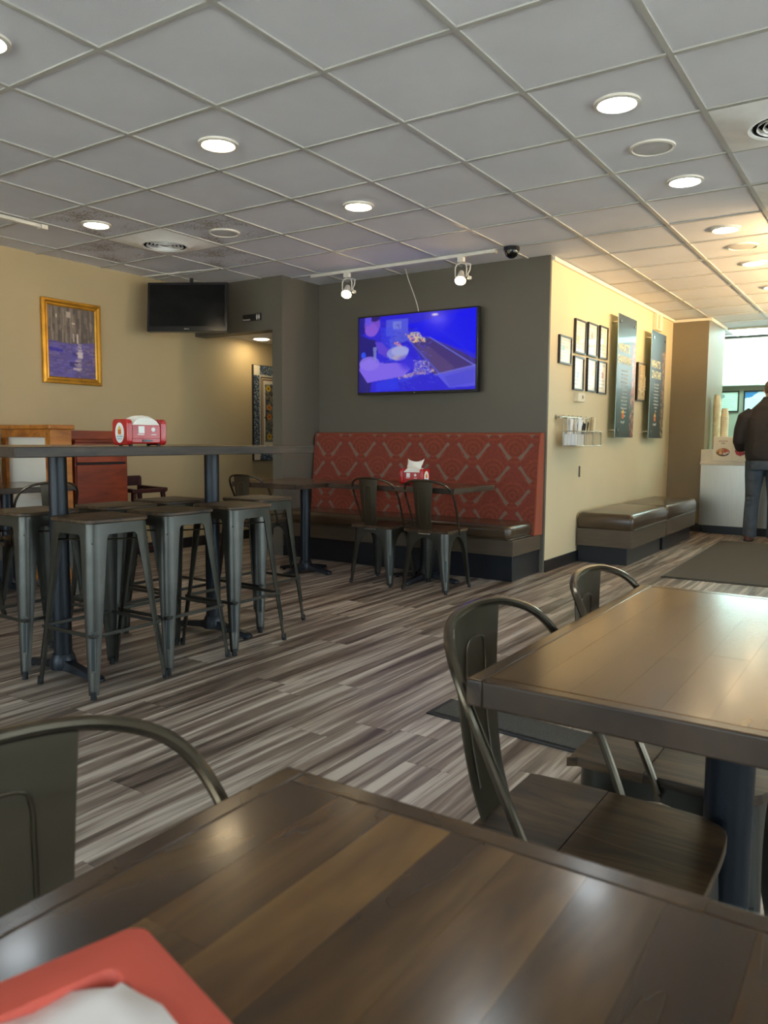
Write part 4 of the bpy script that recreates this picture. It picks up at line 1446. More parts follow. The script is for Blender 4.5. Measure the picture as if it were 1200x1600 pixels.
# white cable from the track down to the television
q = MB().tube(spline([(-3.73, 5.90, CZ - 0.005), (-3.735, 5.97, 2.50), (-3.72, 6.04, 2.38), (-3.69, 6.05, 2.28), (-3.675, 6.06, 2.18)], 6), 0.0035, 6).build('power_cable', MAT['white_fixture'])
tag(q, 'thin white cable hanging from the ceiling to the blue television', 'cable')

t = tv('small switched-off black television hanging in the left corner', 0.735, 0.445, 0.05, (-5.48, 4.98, 2.283), (R(-6), 0, R(30)))
MB().box(-0.345, 0.345, -0.0135, -0.0125, -0.175, 0.20).build('screen', MAT['screen_off'], t, smooth=False)
text('maker_mark', 'SANYO', 0.014, MAT['white_print'], t, (0.0, -0.0128, -0.205), FY, 0.0003)
MB().box(-0.10, 0.10, 0.07, 0.10, -0.10, 0.12).build('mount_plate', MAT['black_plastic'], t)
MB().tube([(0, 0.10, 0.03), (0, 0.13, 0.06), (0, 0.105, 0.295)], 0.017, 10).build('ceiling_pole', MAT['black_plastic'], t)
q = MB().tube([(-5.93, 4.86, CZ - 0.015), (-5.55, 4.92, CZ - 0.012), (-5.1, 5.0, CZ - 0.010)], 0.006, 6).build('ceiling_conduit', MAT['white_fixture'])
tag(q, 'thin white conduit on the ceiling above the small black television', 'conduit')

# ------------------------------------------------------------------ pictures, signs
def frame_rect(par, nm, m, W, H, bw, d, rot, loc=(0, 0, 0), prof=None):
    """mitred frame moulding in local XY facing +Z, as one mesh"""
    prof = prof or [(0, 0), (0, d), (bw * 0.35, d * 1.15), (bw, d * 0.6), (bw, 0)]
    rings = []
    for sx, sy in ((-1, -1), (1, -1), (1, 1), (-1, 1), (-1, -1)):
        rings.append([(sx * (W / 2 - a), sy * (H / 2 - a), z) for a, z in prof])
    o = MB().loft(rings, cap=False).build(nm, MAT[m], par, ang=25)
    o.location, o.rotation_euler = loc, rot
    return o


# painting in a gold frame on the left wall
t = thing('framed_painting', 'street painting in violet and brown tones in a gold frame on the tan wall', 'painting', (XL + 0.002, 4.14, 1.905))
PWd, PHt = 0.565, 0.70
frame_rect(t, 'gold_frame', 'gold_frame', PWd, PHt, 0.058, 0.026, FX, prof=[(0, 0), (0, 0.024), (0.006, 0.030), (0.022, 0.032), (0.036, 0.022), (0.048, 0.024), (0.058, 0.012), (0.058, 0)])
MB().box(-0.001, 0.012, -PWd / 2 + 0.003, PWd / 2 - 0.003, -PHt / 2 + 0.003, PHt / 2 - 0.003).build('backing', MAT['black_frame'], t, smooth=False)
c = Canvas(92, 120, (96, 84, 76))
for k in range(160):
    x_, y_ = rng.random() * 92, rng.random() * 58
    g = rng.random()
    col = (70 + 90 * g, 62 + 78 * g, 58 + 66 * g)
    c.rect(x_, y_, x_ + 1 + 4 * rng.random(), y_ + 6 + 18 * rng.random(), col, 0.55)
for k in range(16):
    x_ = rng.random() * 90
    c.line(x_, 4 * rng.random(), x_ + 3 * (rng.random() - .5), 30 + 30 * rng.random(), 1.6, (186, 164, 146), 0.45)
c.poly([(0, 58), (40, 62), (92, 56), (92, 120), (0, 120)], (98, 84, 148))
for k in range(260):
    x_, y_ = rng.random() * 92, 60 + rng.random() * 60
    if x_ + 0.5 * (y_ - 60) < 70:
        col = [(96, 84, 172), (112, 98, 186), (78, 68, 148), (128, 114, 174)][k % 4]
    else:
        col = [(122, 104, 140), (96, 82, 116), (140, 120, 150), (84, 74, 110)][k % 4]
    c.rect(x_, y_, x_ + 4 + 10 * rng.random(), y_ + 1.2 + 2.5 * rng.random(), col, 0.7)
c.poly([(2, 70), (28, 72), (28, 77), (2, 76)], (56, 44, 176))
c.rect(40, 92, 56, 100, (56, 48, 120))
c.rect(46, 76, 56, 80, (62, 54, 132))
c.rect(56, 74, 66, 84, (214, 198, 210))
for k in range(46):
    y_ = 60 + rng.random() * 58
    c.rect(58 + (rng.random() - .5) * (6 + (y_ - 60) * 0.4), y_, 62 + (rng.random() - .5) * 8, y_ + 1.6, (226, 206, 196), 0.7)
c.rect(48, 44, 50, 58, (210, 190, 180))
c.rect(55, 44, 58, 60, (224, 204, 190))
c.rect(46, 26, 52, 28, (232, 214, 190))
c.rect(16, 14, 18, 20, (226, 206, 176))
c.rect(36, 8, 44, 18, (196, 176, 160))
c.blur(1)
c.build('painting_canvas', PWd - 0.108, PHt - 0.108, MAT['art_print'], t, (0.013, 0, 0), FX)

# tile mosaic panel in the hallway
t = thing('tile_mural', 'blue, yellow and orange floral tile mural in the hallway behind the soffit', 'tile mural', (XL + 0.002, 6.79, 1.385))
MB().box(0, 0.025, -0.43, 0.43, -0.525, 0.525).build('board', MAT['black_frame'], t, smooth=False)
c = Canvas(130, 160, (206, 196, 176))
c.rect(0, 0, 130, 16, (58, 72, 92)); c.rect(0, 144, 130, 160, (58, 72, 92)); c.rect(0, 0, 14, 160, (58, 72, 92)); c.rect(116, 0, 130, 160, (58, 72, 92))
for k in range(700):
    a = rng.random() * 160
    for (x_, y_) in ((rng.random() * 14, a), (116 + rng.random() * 14, a), (a * 130 / 160, rng.random() * 16), (a * 130 / 160, 144 + rng.random() * 16)):
        c_ = [(196, 204, 204), (30, 40, 62), (90, 110, 130)][k % 3]
        xi, yi = int(min(x_, 129)), int(min(y_, 159))
        c.a[yi, xi:xi + 2] = [lin(q_) for q_ in c_]
c.rect(0, 0, 15, 17, (222, 212, 190)); c.rect(0, 143, 15, 160, (222, 212, 190))
c.rect(17, 19, 113, 141, (60, 54, 48)); c.rect(19, 21, 111, 139, (214, 190, 150)); c.rect(21, 23, 109, 137, (110, 60, 46)); c.rect(23, 25, 107, 135, (226, 216, 196))
c.rect(28, 31, 102, 129, (122, 114, 100))
for k in range(340):
    x_, y_ = 29 + 71 * rng.random(), 32 + 95 * rng.random()
    a = rng.random() * 6.3
    c.ell(x_, y_, 4.2, 1.4, [(34, 38, 60), (96, 110, 84), (60, 66, 96), (150, 140, 120), (30, 30, 40)][k % 5], 0.9, ang=a)
for x_, y_, col in ((36, 38, (214, 186, 60)), (38, 70, (208, 140, 70)), (38, 86, (206, 130, 66)), (38, 120, (214, 180, 60)), (52, 52, (220, 170, 80)), (78, 44, (208, 130, 90)), (70, 78, (214, 186, 60)), (84, 108, (206, 120, 80)), (56, 112, (212, 160, 140)), (92, 70, (208, 140, 70))):
    c.ell(x_, y_, 6, 5, col)
    c.ell(x_, y_, 2.4, 2, (150, 70, 40))
for z_ in (62, 90):
    c.rect(48, z_, 62, z_ + 7, (226, 214, 180)); c.rect(51, z_ + 2, 58, z_ + 5, (70, 56, 50))
c.build('tile_face', 0.85, 1.04, MAT['art_print'], t, (0.0265, 0, 0), FX)

# restroom sign
t = thing('restroom_sign', 'small black restroom sign with white figures on the grey soffit', 'sign', (-5.22, 5.549, 2.245))
MB().box(-0.118, 0.045, -0.008, 0, -0.033, 0.031).build('name_plate', MAT['black_plastic'], t, bevel=0.001)
MB().box(0.05, 0.118, -0.012, 0, -0.034, 0.034).build('symbol_plate', MAT['black_plastic'], t, bevel=0.001)
text('lettering', 'Restrooms', 0.026, MAT['white_print'], t, (-0.066, -0.0085, -0.026), FY, 0.0004, sx=0.8)
for sx in (-1, 1):
    fx = 0.084 + sx * 0.013
    MB().add([], []).prism([(fx + 0.0045 * math.cos(a), 0.021 + 0.0045 * math.sin(a)) for a in np.linspace(0, 2 * PI, 12, endpoint=False)], -0.0135, -0.012, plane='xz').build('figure_head', MAT['white_print'], t, smooth=False)
    bod = [(fx - 0.008, 0.014), (fx + 0.008, 0.014), (fx + 0.007, -0.008), (fx + 0.004, -0.026), (fx - 0.004, -0.026), (fx - 0.007, -0.008)] if sx < 0 else [(fx - 0.005, 0.014), (fx + 0.005, 0.014), (fx + 0.010, -0.010), (fx + 0.004, -0.010), (fx + 0.003, -0.026), (fx - 0.003, -0.026), (fx - 0.004, -0.010), (fx - 0.010, -0.010)]
    MB().prism(bod, -0.0135, -0.012, plane='xz').build('figure_body', MAT['white_print'], t, smooth=False)

# certificates on the cream wall
XW = -2.467
CERT = [((6.301, 6.580), (1.754, 1.990), 'landscape framed certificate, leftmost and alone beside the group of six'),
        ((6.662, 6.935), (1.874, 2.170), 'framed certificate at the top left of the group of six'),
        ((6.990, 7.250), (1.880, 2.180), 'framed certificate in the middle of the top row of six'),
        ((7.320, 7.550), (1.884, 2.190), 'framed certificate at the top right of the group of six'),
        ((6.657, 6.905), (1.552, 1.848), 'framed certificate at the bottom left of six, above the thermostat'),
        ((7.000, 7.245), (1.556, 1.860), 'framed certificate in the middle of the bottom row of six'),
        ((7.304, 7.545), (1.554, 1.861), 'framed certificate at the bottom right of the group of six')]
for k, ((y0, y1), (z0, z1), lb) in enumerate(CERT):
    t = thing('framed_certificate', lb, 'framed certificate', (XW + 0.001, (y0 + y1) / 2, (z0 + z1) / 2), 0, 'certificates on the cream wall')
    w, h = y1 - y0, z1 - z0
    frame_rect(t, 'frame', 'black_frame', w, h, 0.014, 0.022, FX, prof=[(0, 0), (0, 0.022), (0.014, 0.022), (0.014, 0)])
    c = Canvas(30, 34, (232, 226, 208))
    c.rect(2, 2, 28, 5, [(150, 170, 160), (200, 180, 140)][k % 2], 0.5)
    for q_ in range(6):
        yy = 8 + 4 * q_
        c.rect(4, yy, 4 + 8 + 14 * rng.random(), yy + 1, (110, 120, 118), 0.55)
    c.ell(8 + 14 * rng.random(), 12 + 12 * rng.random(), 4, 4, [(120, 190, 190), (220, 190, 80), (206, 110, 80), (130, 180, 130), (110, 150, 200), (220, 200, 120), (190, 120, 90)][k], 0.7)
    c.build('certificate', w - 0.026, h - 0.026, MAT['certificate_print'], t, (0.012, 0, 0), FX)


# tall standoff banners
def banner(label, y0, y1, z0, z1, head, lines, photo):
    t = thing('info_panel', label, 'wall panel', (XW + 0.085, (y0 + y1) / 2, (z0 + z1) / 2), 0, 'tall standoff panels on the cream wall')
    w, h = y1 - y0, z1 - z0
    MB().box(-0.004, 0.002, -w / 2, w / 2, -h / 2, h / 2).build('acrylic_panel', MAT['pale_blue_print'], t, bevel=0.0008)
    c = Canvas(80, 150, (30, 38, 42))
    for k in range(150):  # pale band painted in as the window's reflection on the panel
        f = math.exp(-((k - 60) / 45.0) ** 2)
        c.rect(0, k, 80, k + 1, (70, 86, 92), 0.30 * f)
    for k in range(260):
        y_ = 26 + 122 * rng.random()
        fr = 0.5 + 0.5 * math.sin(y_ / 14.0)
        x_ = 80 - rng.random() ** 1.5 * (13 + 9 * fr)
        c.ell(x_, y_, 2.6, 2.4, photo[k % len(photo)], 0.75)
    c.noise(0.1)
    c.blur(1)
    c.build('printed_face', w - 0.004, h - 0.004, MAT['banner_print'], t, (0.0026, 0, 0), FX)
    zt = h / 2
    text('heading', head[0], 0.115, MAT['cream_print'], t, (0.0034, -w * 0.16, zt - head[2]), FX, 0.0004, sx=0.85, bold=0.002)
    text('heading', head[1], 0.115, MAT['cream_print'], t, (0.0034, -w * 0.10, zt - head[2] - 0.115), FX, 0.0004, sx=head[3], bold=0.002)
    for k, ln in enumerate(lines):
        text('paragraph', ln, 0.030, MAT['white_print'], t, (0.0034, -w * 0.08, zt - head[2] - 0.19 - 0.037 * k), FX, 0.0003, sx=0.85)
    house_logo(t, (0.0034, -w * 0.12, -h / 2 + 0.235), FX, 0.085)
    text('lettering', 'the grill', 0.040, MAT['white_print'], t, (0.0034, -w * 0.12, -h / 2 + 0.145), FX, 0.0003)
    for sy in (-1, 1):
        for sz in (-1, 1):
            yy, zz = sy * (w / 2 - 0.07), sz * (h / 2 - 0.075)
            s_ = MB().tube([(-0.084, yy, zz), (-0.004, yy, zz)], 0.008, 12).build('standoff', MAT['chrome'], t)
            MB().tube([(0.002, yy, zz), (0.010, yy, zz)], 0.015, 14).build('screw_cap', MAT['chrome'], s_)


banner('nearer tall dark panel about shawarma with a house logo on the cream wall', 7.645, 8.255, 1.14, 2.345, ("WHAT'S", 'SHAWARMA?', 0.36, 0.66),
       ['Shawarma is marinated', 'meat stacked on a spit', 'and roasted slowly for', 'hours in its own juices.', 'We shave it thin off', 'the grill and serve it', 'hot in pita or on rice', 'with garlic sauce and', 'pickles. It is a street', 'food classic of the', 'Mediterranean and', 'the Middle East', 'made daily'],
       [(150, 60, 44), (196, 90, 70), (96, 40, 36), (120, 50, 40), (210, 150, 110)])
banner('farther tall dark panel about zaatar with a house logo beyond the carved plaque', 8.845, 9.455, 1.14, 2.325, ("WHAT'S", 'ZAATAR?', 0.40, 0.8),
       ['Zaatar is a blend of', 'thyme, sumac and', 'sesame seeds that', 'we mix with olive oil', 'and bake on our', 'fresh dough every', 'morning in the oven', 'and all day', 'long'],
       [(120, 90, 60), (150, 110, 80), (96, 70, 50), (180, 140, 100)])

# carved plaque between the banners
t = thing('carved_plaque', 'small carved tan plaque between the two tall dark panels', 'plaque', (XW, 8.735, 1.75))
MB().box(0, 0.022, -0.155, 0.155, -0.205, 0.205).build('slab', MAT['paint_tan'], t, bevel=0.004)
q = MB()
for k in range(26):
    a, b = rng.uniform(-0.12, 0.12), rng.uniform(-0.17, 0.17)
    if k % 2:
        q.box(0.021, 0.032, a - 0.006, a + 0.006, max(b - 0.05, -0.19), min(b + 0.05, 0.19))
    else:
        q.box(0.021, 0.031, max(a - 0.045, -0.14), min(a + 0.045, 0.14), b - 0.006, b + 0.006)
q.build('carved_relief', MAT['paint_cream'], t, bevel=0.002, seg=1)
frame_rect(t, 'raised_border', 'laminate_brown', 0.31, 0.41, 0.014, 0.030, FX, prof=[(0, 0), (0, 0.03), (0.014, 0.03), (0.014, 0)])

# thermostat, alarm box, small wall mark
t = thing('thermostat', 'small beige thermostat under the framed certificates', 'thermostat', (XW, 6.795, 1.49))
MB().box(0, 0.045, -0.085, 0.085, -0.040, 0.040).build('case', MAT['thermostat_plastic'], t, bevel=0.005)
MB().box(0.045, 0.0458, 0.012, 0.042, -0.012, 0.018).build('display', MAT['laminate_brown'], t, smooth=False)
t = thing('alarm_box', 'beige wall box above the farther tall dark panel', 'wall box', (XW, 9.30, 2.46))
MB().box(0, 0.05, -0.12, 0.12, -0.09, 0.09).build('case', MAT['thermostat_plastic'], t, bevel=0.006)
MB().box(0.05, 0.052, -0.09, -0.01, -0.08, 0.08).build('cover_panel', MAT['paint_tan'], t, bevel=0.001)
q = MB().box(XW, XW + 0.006, 6.895, 6.925, 0.775, 0.875).build('wall_hook_plate', MAT['aluminium_frame'], bevel=0.002)
tag(q, 'short dark metal strip on the cream wall below the cutlery rack', 'wall strip')

# ------------------------------------------------------------------ cutlery rail with wire baskets
t = thing('cutlery_rail', 'brushed steel wall rail holding the wire baskets of cutlery', 'wall rail', (XW, 6.61, 1.302))
MB().tube([(0.055, -0.33, 0), (0.055, 0.31, 0)], 0.012, 12).build('rail_tube', MAT['brushed_steel'], t)
for yy in (-0.31, 0.29):
    b_ = MB().tube([(0, yy, 0.0), (0.055, yy, 0.0)], 0.009, 10).build('wall_mount', MAT['brushed_steel'], t)
    MB().tube([(0.0, yy, 0), (0.006, yy, 0)], 0.024, 16).build('rosette', MAT['brushed_steel'], b_)
for k, (yc, wd) in enumerate(((6.38, 0.215), (6.60, 0.215), (6.815, 0.205))):
    t = thing('wire_basket', ['near wire basket of white plastic cutlery on the cream wall', 'middle wire basket of black plastic cutlery on the cream wall', 'far wire basket of wrapped cream cutlery on the cream wall'][k], 'basket', (XW + 0.07, yc, 1.06), 0, 'wire cutlery baskets')
    d, h = 0.13, 0.125
    poly = rrect(0, d, -wd / 2, wd / 2, 0.02, 3)
    for z in (0.003, h):
        MB().tube([(a, b, z) for a, b in poly] + [(poly[0][0], poly[0][1], z)], 0.0035, 6, cap=False).build('rim_wire', MAT['brushed_steel'], t)
    MB().prism(poly, 0.0, 0.004).build('bottom', MAT['brushed_steel'], t, smooth=False)
    q = MB()
    per = []
    for i in range(len(poly)):
        a, b = Vector(poly[i]), Vector(poly[(i + 1) % len(poly)])
        n_ = max(1, round((b - a).length / 0.028))
        per += [a.lerp(b, j / n_) for j in range(n_)]
    for p_ in per:
        q.bar((p_.x, p_.y, 0.0), (p_.x, p_.y, h), 0.003, 0.003)
    q.build('side_wires', MAT['brushed_steel'], t, smooth=False)
    for yy in (-wd * 0.3, wd * 0.3):
        MB().tube([(0.004, yy, h), (-0.006, yy, h + 0.09), (-0.015, yy, 0.255), (-0.005, yy, 0.262)], 0.003, 6).build('hanger_wire', MAT['brushed_steel'], t)
    MB().rbox(0.008, d - 0.008, -wd / 2 + 0.008, wd / 2 - 0.008, 0.006, 0.10, 0.015).build('liner_cup', MAT['cup_paper'] if k else MAT['cutlery_white'], t)
    nm, mt, n_, lb_ = (('plastic_fork', 'cutlery_white', 18, 'white plastic cutlery standing in the near wire basket'),
                       ('plastic_knife', 'cutlery_black', 9, 'black plastic cutlery standing in the middle wire basket'),
                       ('wrapped_cutlery', 'cup_paper', 8, 'cream wrapped cutlery standing in the far wire basket'))[k]
    proto = None
    for i in range(n_):
        x_ = XW + 0.07 + 0.025 + rng.random() * 0.085
        y_ = yc + rng.uniform(-wd * 0.38, wd * 0.38)
        if proto is None:
            if k == 2:
                q = MB().box(-0.014, 0.014, -0.004, 0.004, 0.0, 0.20)
            else:
                q = MB().loft([[(-w_, -0.0015, z_), (w_, -0.0015, z_), (w_, 0.0015, z_), (-w_, 0.0015, z_)] for w_, z_ in ((0.006, 0), (0.005, 0.06), (0.004, 0.10), (0.008, 0.12), (0.012, 0.14), (0.011, 0.165), (0.008, 0.172))])
            proto = q.build(nm, MAT[mt], smooth=False)
            o = proto
        else:
            o = proto.copy()
            COL.objects.link(o)
        tilt = rng.uniform(-0.22, 0.22) if k != 2 else rng.uniform(-0.06, 0.06)
        o.location = (x_, y_, 1.092)
        o.rotation_euler = (tilt, rng.uniform(-0.05, 0.12), R(90) + rng.uniform(-0.6, 0.6))
        o.scale = (1, 1, (1.16, 1.02, 1.10)[k] * rng.uniform(0.93, 1.04))
        tag(o, lb_, 'cutlery', ('white cutlery in the near basket', 'black cutlery in the middle basket', 'wrapped cutlery in the far basket')[k])

# ------------------------------------------------------------------ left side: partition, cabinet, high chair
t = thing('partition_screen', 'low wooden framed partition with white panels at the left edge', 'partition', (0, 0, 0))
x0, x1, y0, y1 = -5.995, -5.335, 3.48, 3.66
MB().box(x1 - 0.07, x1, y0, y1, 0, 1.16).build('end_post', MAT['oak_frame_wood'], t, bevel=0.003)
MB().box(x0, x0 + 0.06, y0, y1, 0, 1.16).build('wall_post', MAT['oak_frame_wood'], t, bevel=0.003)
MB().box(x0 + 0.06, x1 - 0.07, y0, y1, 1.10, 1.16).build('top_rail', MAT['oak_frame_wood'], t, bevel=0.003)
MB().box(x0, x1 + 0.02, y0 - 0.02, y1 + 0.02, 1.16, 1.195).build('cap_moulding', MAT['oak_frame_wood'], t, bevel=0.010, seg=3)
MB().box(x0 + 0.06, x1 - 0.07, y0, y1, 0.0, 0.09).build('bottom_rail', MAT['oak_frame_wood'], t, bevel=0.003)
MB().box(x0 + 0.06, x1 - 0.07, y0 + 0.025, y1 - 0.025, 0.09, 0.60).build('white_panel', MAT['paint_white'], t, smooth=False)
MB().box(x0 + 0.06, x1 - 0.07, y0 + 0.015, y1 - 0.015, 0.60, 0.64).build('middle_rail', MAT['paint_white'], t, bevel=0.003)
MB().box(x0 + 0.06, x1 - 0.07, y0 + 0.025, y1 - 0.025, 0.64, 1.10).build('white_panel', MAT['paint_white'], t, smooth=False)

t = thing('waste_cabinet', 'cherry wood waste cabinet with carved letters beside the partition', 'cabinet', (0, 0, 0))
x0, x1, y0, y1 = -5.99, -5.36, 3.70, 4.19
MB().box(x0, x1, y0, y1, 0.06, 1.06).build('carcass', MAT['cherry_wood'], t, bevel=0.003)
MB().box(x0, x1 - 0.04, y0 + 0.02, y1 - 0.02, 0.0, 0.06).build('plinth', MAT['kick_black'], t)
MB().box(x0, x1 + 0.01, y0, y1 + 0.01, 1.06, 1.085).build('top', MAT['cherry_wood'], t, bevel=0.006)
MB().box(x0, x1 - 0.10, y0, y1, 1.085, 1.155).build('back_ledge', MAT['cherry_wood'], t, bevel=0.005)
fl = MB().box(x1, x1 + 0.012, y0 + 0.01, y1 - 0.02, 0.905, 1.045).build('swing_flap', MAT['cherry_wood'], t, bevel=0.003)
text('carved_letters', 'YOU', 0.085, MAT['dark_cherry_wood'], fl, (x1 + 0.0122, y0 + 0.15, 0.955), FX, 0.0006, sx=1.1)
MB().box(x1, x1 + 0.004, y0 + 0.01, y1 - 0.02, 0.885, 0.905).build('dark_slot', MAT['vent_dark'], t, smooth=False)
MB().box(x1, x1 + 0.012, y0 + 0.01, y1 - 0.02, 0.10, 0.885).build('door', MAT['cherry_wood'], t, bevel=0.003)

t = thing('high_chair', 'dark red wooden high chair between the waste cabinet and tan wall', 'high chair', (-5.66, 4.52, 0), 0)
for sx in (-1, 1):
    for sy in (-1, 1):
        MB().bar((sx * 0.21, sy * 0.21, 0.0), (sx * 0.155, sy * 0.155, 0.64), 0.034, 0.034).build('leg', MAT['dark_cherry_wood'], t, bevel=0.004)
    MB().bar((sx * 0.20, -0.20, 0.14), (sx * 0.20, 0.20, 0.14), 0.02, 0.035).build('side_stretcher', MAT['dark_cherry_wood'], t, bevel=0.003)
    MB().bar((-0.16, sx * 0.172, 0.655), (0.185, sx * 0.172, 0.645), 0.045, 0.032).build('arm_rest', MAT['dark_cherry_wood'], t, bevel=0.006)
    MB().bar((-0.11, sx * 0.158, 0.50), (0.15, sx * 0.158, 0.50), 0.022, 0.05).build('side_rail', MAT['dark_cherry_wood'], t, bevel=0.003)
MB().bar((0.172, -0.18, 0.640), (0.172, 0.18, 0.640), 0.03, 0.035).build('front_bar', MAT['dark_cherry_wood'], t, bevel=0.005)
MB().bar((-0.15, -0.16, 0.715), (-0.15, 0.16, 0.715), 0.022, 0.09).build('back_rail', MAT['dark_cherry_wood'], t, bevel=0.006)
for sx in (-1, 1):
    MB().bar((-0.155, sx * 0.155, 0.62), (-0.15, sx * 0.15, 0.75), 0.03, 0.03).build('back_post', MAT['dark_cherry_wood'], t, bevel=0.004)
MB().box(-0.15, 0.15, -0.15, 0.15, 0.44, 0.46).build('seat', MAT['dark_cherry_wood'], t, bevel=0.004)

# ------------------------------------------------------------------ floor mats
def floor_mat(label, corners):
    c0 = Vector((sum(p[0] for p in corners) / 4, sum(p[1] for p in corners) / 4))
    t = thing('floor_mat', label, 'mat', (c0.x, c0.y, 0))
    P = [(p[0] - c0.x, p[1] - c0.y) for p in corners]
    MB().prism(P, 0.0, 0.006).build('rubber_backing', MAT['mat_rubber_edge'], t, bevel=0.002, seg=1)
    I = []
    for a, b in P:
        L_ = math.hypot(a, b)
        I.append((a - math.copysign(0.022, a), b - math.copysign(0.022, b)))
    MB().prism(I, 0.006, 0.011).build('carpet_pile', MAT['mat_carpet'], t, bevel=0.002, seg=1)


floor_mat('large dark grey entrance mat before the ordering counter', [(-1.60, 6.47), (0.60, 6.55), (0.55, 9.35), (-1.66, 9.27)])
floor_mat('narrow black floor mat beside the right table and chairs', [(-1.55, 2.64), (-0.78, 2.59), (-0.79, 2.79), (-1.55, 2.85)])

# ------------------------------------------------------------------ ordering counter
t = thing('ordering_counter', 'ordering counter with a brushed steel front and white top', 'counter', (0, 0, 0))
MB().box(-2.04, 1.6, 9.96, 10.62, 0.10, 0.83).build('steel_front', MAT['brushed_steel'], t, smooth=False)
MB().box(-2.00, 1.6, 10.0, 10.60, 0.0, 0.10).build('toe_kick', MAT['kick_black'], t, smooth=False)
MB().box(-2.04, 1.6, 9.90, 10.62, 0.83, 0.865).build('ledge', MAT['counter_white'], t, bevel=0.004)
MB().box(-2.04, 1.6, 9.93, 10.62, 0.865, 1.012).build('white_top', MAT['counter_white'], t, bevel=0.004)
# placard with the food pictures
t = thing('menu_placard', 'white menu placard with a food bowl and red fruit picture on the counter', 'placard', (-1.685, 9.905, 1.016))
t.scale = (0.92, 1, 1)
MB().box(-0.235, 0.235, 0.0, 0.008, -0.130, 0.150).build('board', MAT['white_print'], t, bevel=0.001)
c = Canvas(110, 64, (236, 226, 200))
c.rect(54, 0, 55, 64, (210, 198, 170))
c.ell(28, 42, 19, 11, (70, 44, 30))
for k in range(160):
    a, r_ = rng.random() * 6.3, math.sqrt(rng.random())
    x_, y_ = 28 + 17 * r_ * math.cos(a), 40 + 8 * r_ * math.sin(a)
    col = (200, 110, 70) if (x_ > 26 and y_ < 42) else ((222, 180, 110) if x_ < 26 else (236, 220, 210))
    if k % 5 == 0:
        col = (140, 60, 40)
    c.ell(x_, y_, 2.2, 1.6, col, 0.9)
for k in range(90):
    a, r_ = rng.random() * 6.3, math.sqrt(rng.random())
    c.ell(78 + 14 * r_ * math.cos(a), 40 + 11 * r_ * math.sin(a), 2.8, 2.0, [(168, 24, 30), (206, 50, 60), (120, 16, 22), (190, 36, 40)][k % 4], 0.9, ang=a)
c.ell(94, 34, 6, 8, (196, 206, 150), 0.8)
c.build('print_face', 0.462, 0.272, MAT['art_print'], t, (0, -0.0006, 0.010), FY)
text('lettering', 'RICE BOWL', 0.026, MAT['red_print'], t, (-0.115, -0.001, 0.088), FY, 0.0004, sx=0.8)
text('lettering', 'MIX', 0.026, MAT['black_print'], t, (-0.115, -0.001, 0.062), FY, 0.0004)
text('lettering', 'BEET SALAD', 0.026, MAT['red_print'], t, (0.10, -0.001, 0.088), FY, 0.0004, sx=0.8)
text('lettering', 'FREE', 0.026, MAT['black_print'], t, (0.10, -0.001, 0.062), FY, 0.0004)


def cup_stack(label, p0, d, n):
    t = thing('paper_cup_stack', label, 'cups', p0, 0, 'paper cup stacks on the counter')
    d = Vector(d).normalized()
    q = d.to_track_quat('Z', 'Y').to_euler()
    proto = None
    for k in range(n):
        if proto is None:
            proto = MB().lathe([(0.048, 0.0), (0.050, 0.003), (0.048, 0.006), (0.034, 0.110), (0.033, 0.113), (0.001, 0.113)], n=20, cap=False).build('paper_cup', MAT['cup_paper'], t)
            o = proto
        else:
            o = inst(proto, t)
        o.location = d * (0.024 * k)
        o.rotation_euler = q
    return t


cup_stack('upright stack of upside-down paper cups on the counter', (-1.85, 10.25, 1.013), (0, 0, 1), 17)
cup_stack('taller stack of paper cups leaning against the pillar side', (-1.965, 10.42, 1.022), (-0.02, 0.0, 1), 24)

# menu board and frames on the kitchen wall
t = thing('menu_board', 'bright backlit white menu board on the wall behind the counter', 'menu board', (-0.9, YB, 2.25))
MB().box(-1.50, 1.50, -0.09, 0, -0.325, 0.325).build('light_box', MAT['white_fixture'], t, bevel=0.003)
MB().box(-1.485, 1.485, -0.093, -0.09, -0.310, 0.310).build('lit_face', MAT['menu_light'], t, smooth=False)
MB().box(-1.50, 1.50, -0.10, 0, -0.345, -0.325).build('lower_trim', MAT['vent_metal'], t, bevel=0.002)
for k, s_ in enumerate(('BEVERAGES', 'PLATES', 'PITAS', 'SIDES', 'SWEETS')):
    text('heading', s_, 0.05, MAT['pale_blue_print'], t, (-1.15 + 0.6 * k, -0.0935, 0.19), FY, 0.0004)
    for j in range(3):
        text('menu_line', 'pita  rice  salad', 0.028, MAT['pale_blue_print'], t, (-1.15 + 0.6 * k, -0.0935, 0.10 - 0.09 * j), FY, 0.0003)
for k, (xc, w) in enumerate(((-2.165, 0.29), (-1.80, 0.32), (-1.30, 0.30))):
    t = thing('wall_certificate', ['black framed certificate behind the paper cups on the kitchen wall', 'black framed blue and white poster right of the certificate on the kitchen wall', 'black framed notice on the kitchen wall hidden behind the customer'][k], 'framed certificate', (xc, YB - 0.001, 1.685), 0, 'frames under the menu board')
    frame_rect(t, 'frame', 'black_frame', w, 0.30, 0.016, 0.02, FY, prof=[(0, 0), (0, 0.02), (0.016, 0.02), (0.016, 0)])
    c = Canvas(40, 40, (196, 214, 200) if k != 1 else (206, 220, 226))
    if k == 1:
        c.poly([(0, 0), (26, 0), (12, 12), (0, 14)], (50, 120, 180))
    else:
        c.ell(9, 9, 4, 4, (90, 120, 120), 0.7)
    for j in range(5):
        c.rect(8 + 3 * rng.random(), 16 + 4 * j, 26 + 8 * rng.random(), 17 + 4 * j, (120, 140, 136), 0.6)
    c.build('document', w - 0.03, 0.27, MAT['certificate_print'], t, (0, -0.010, 0), FY)


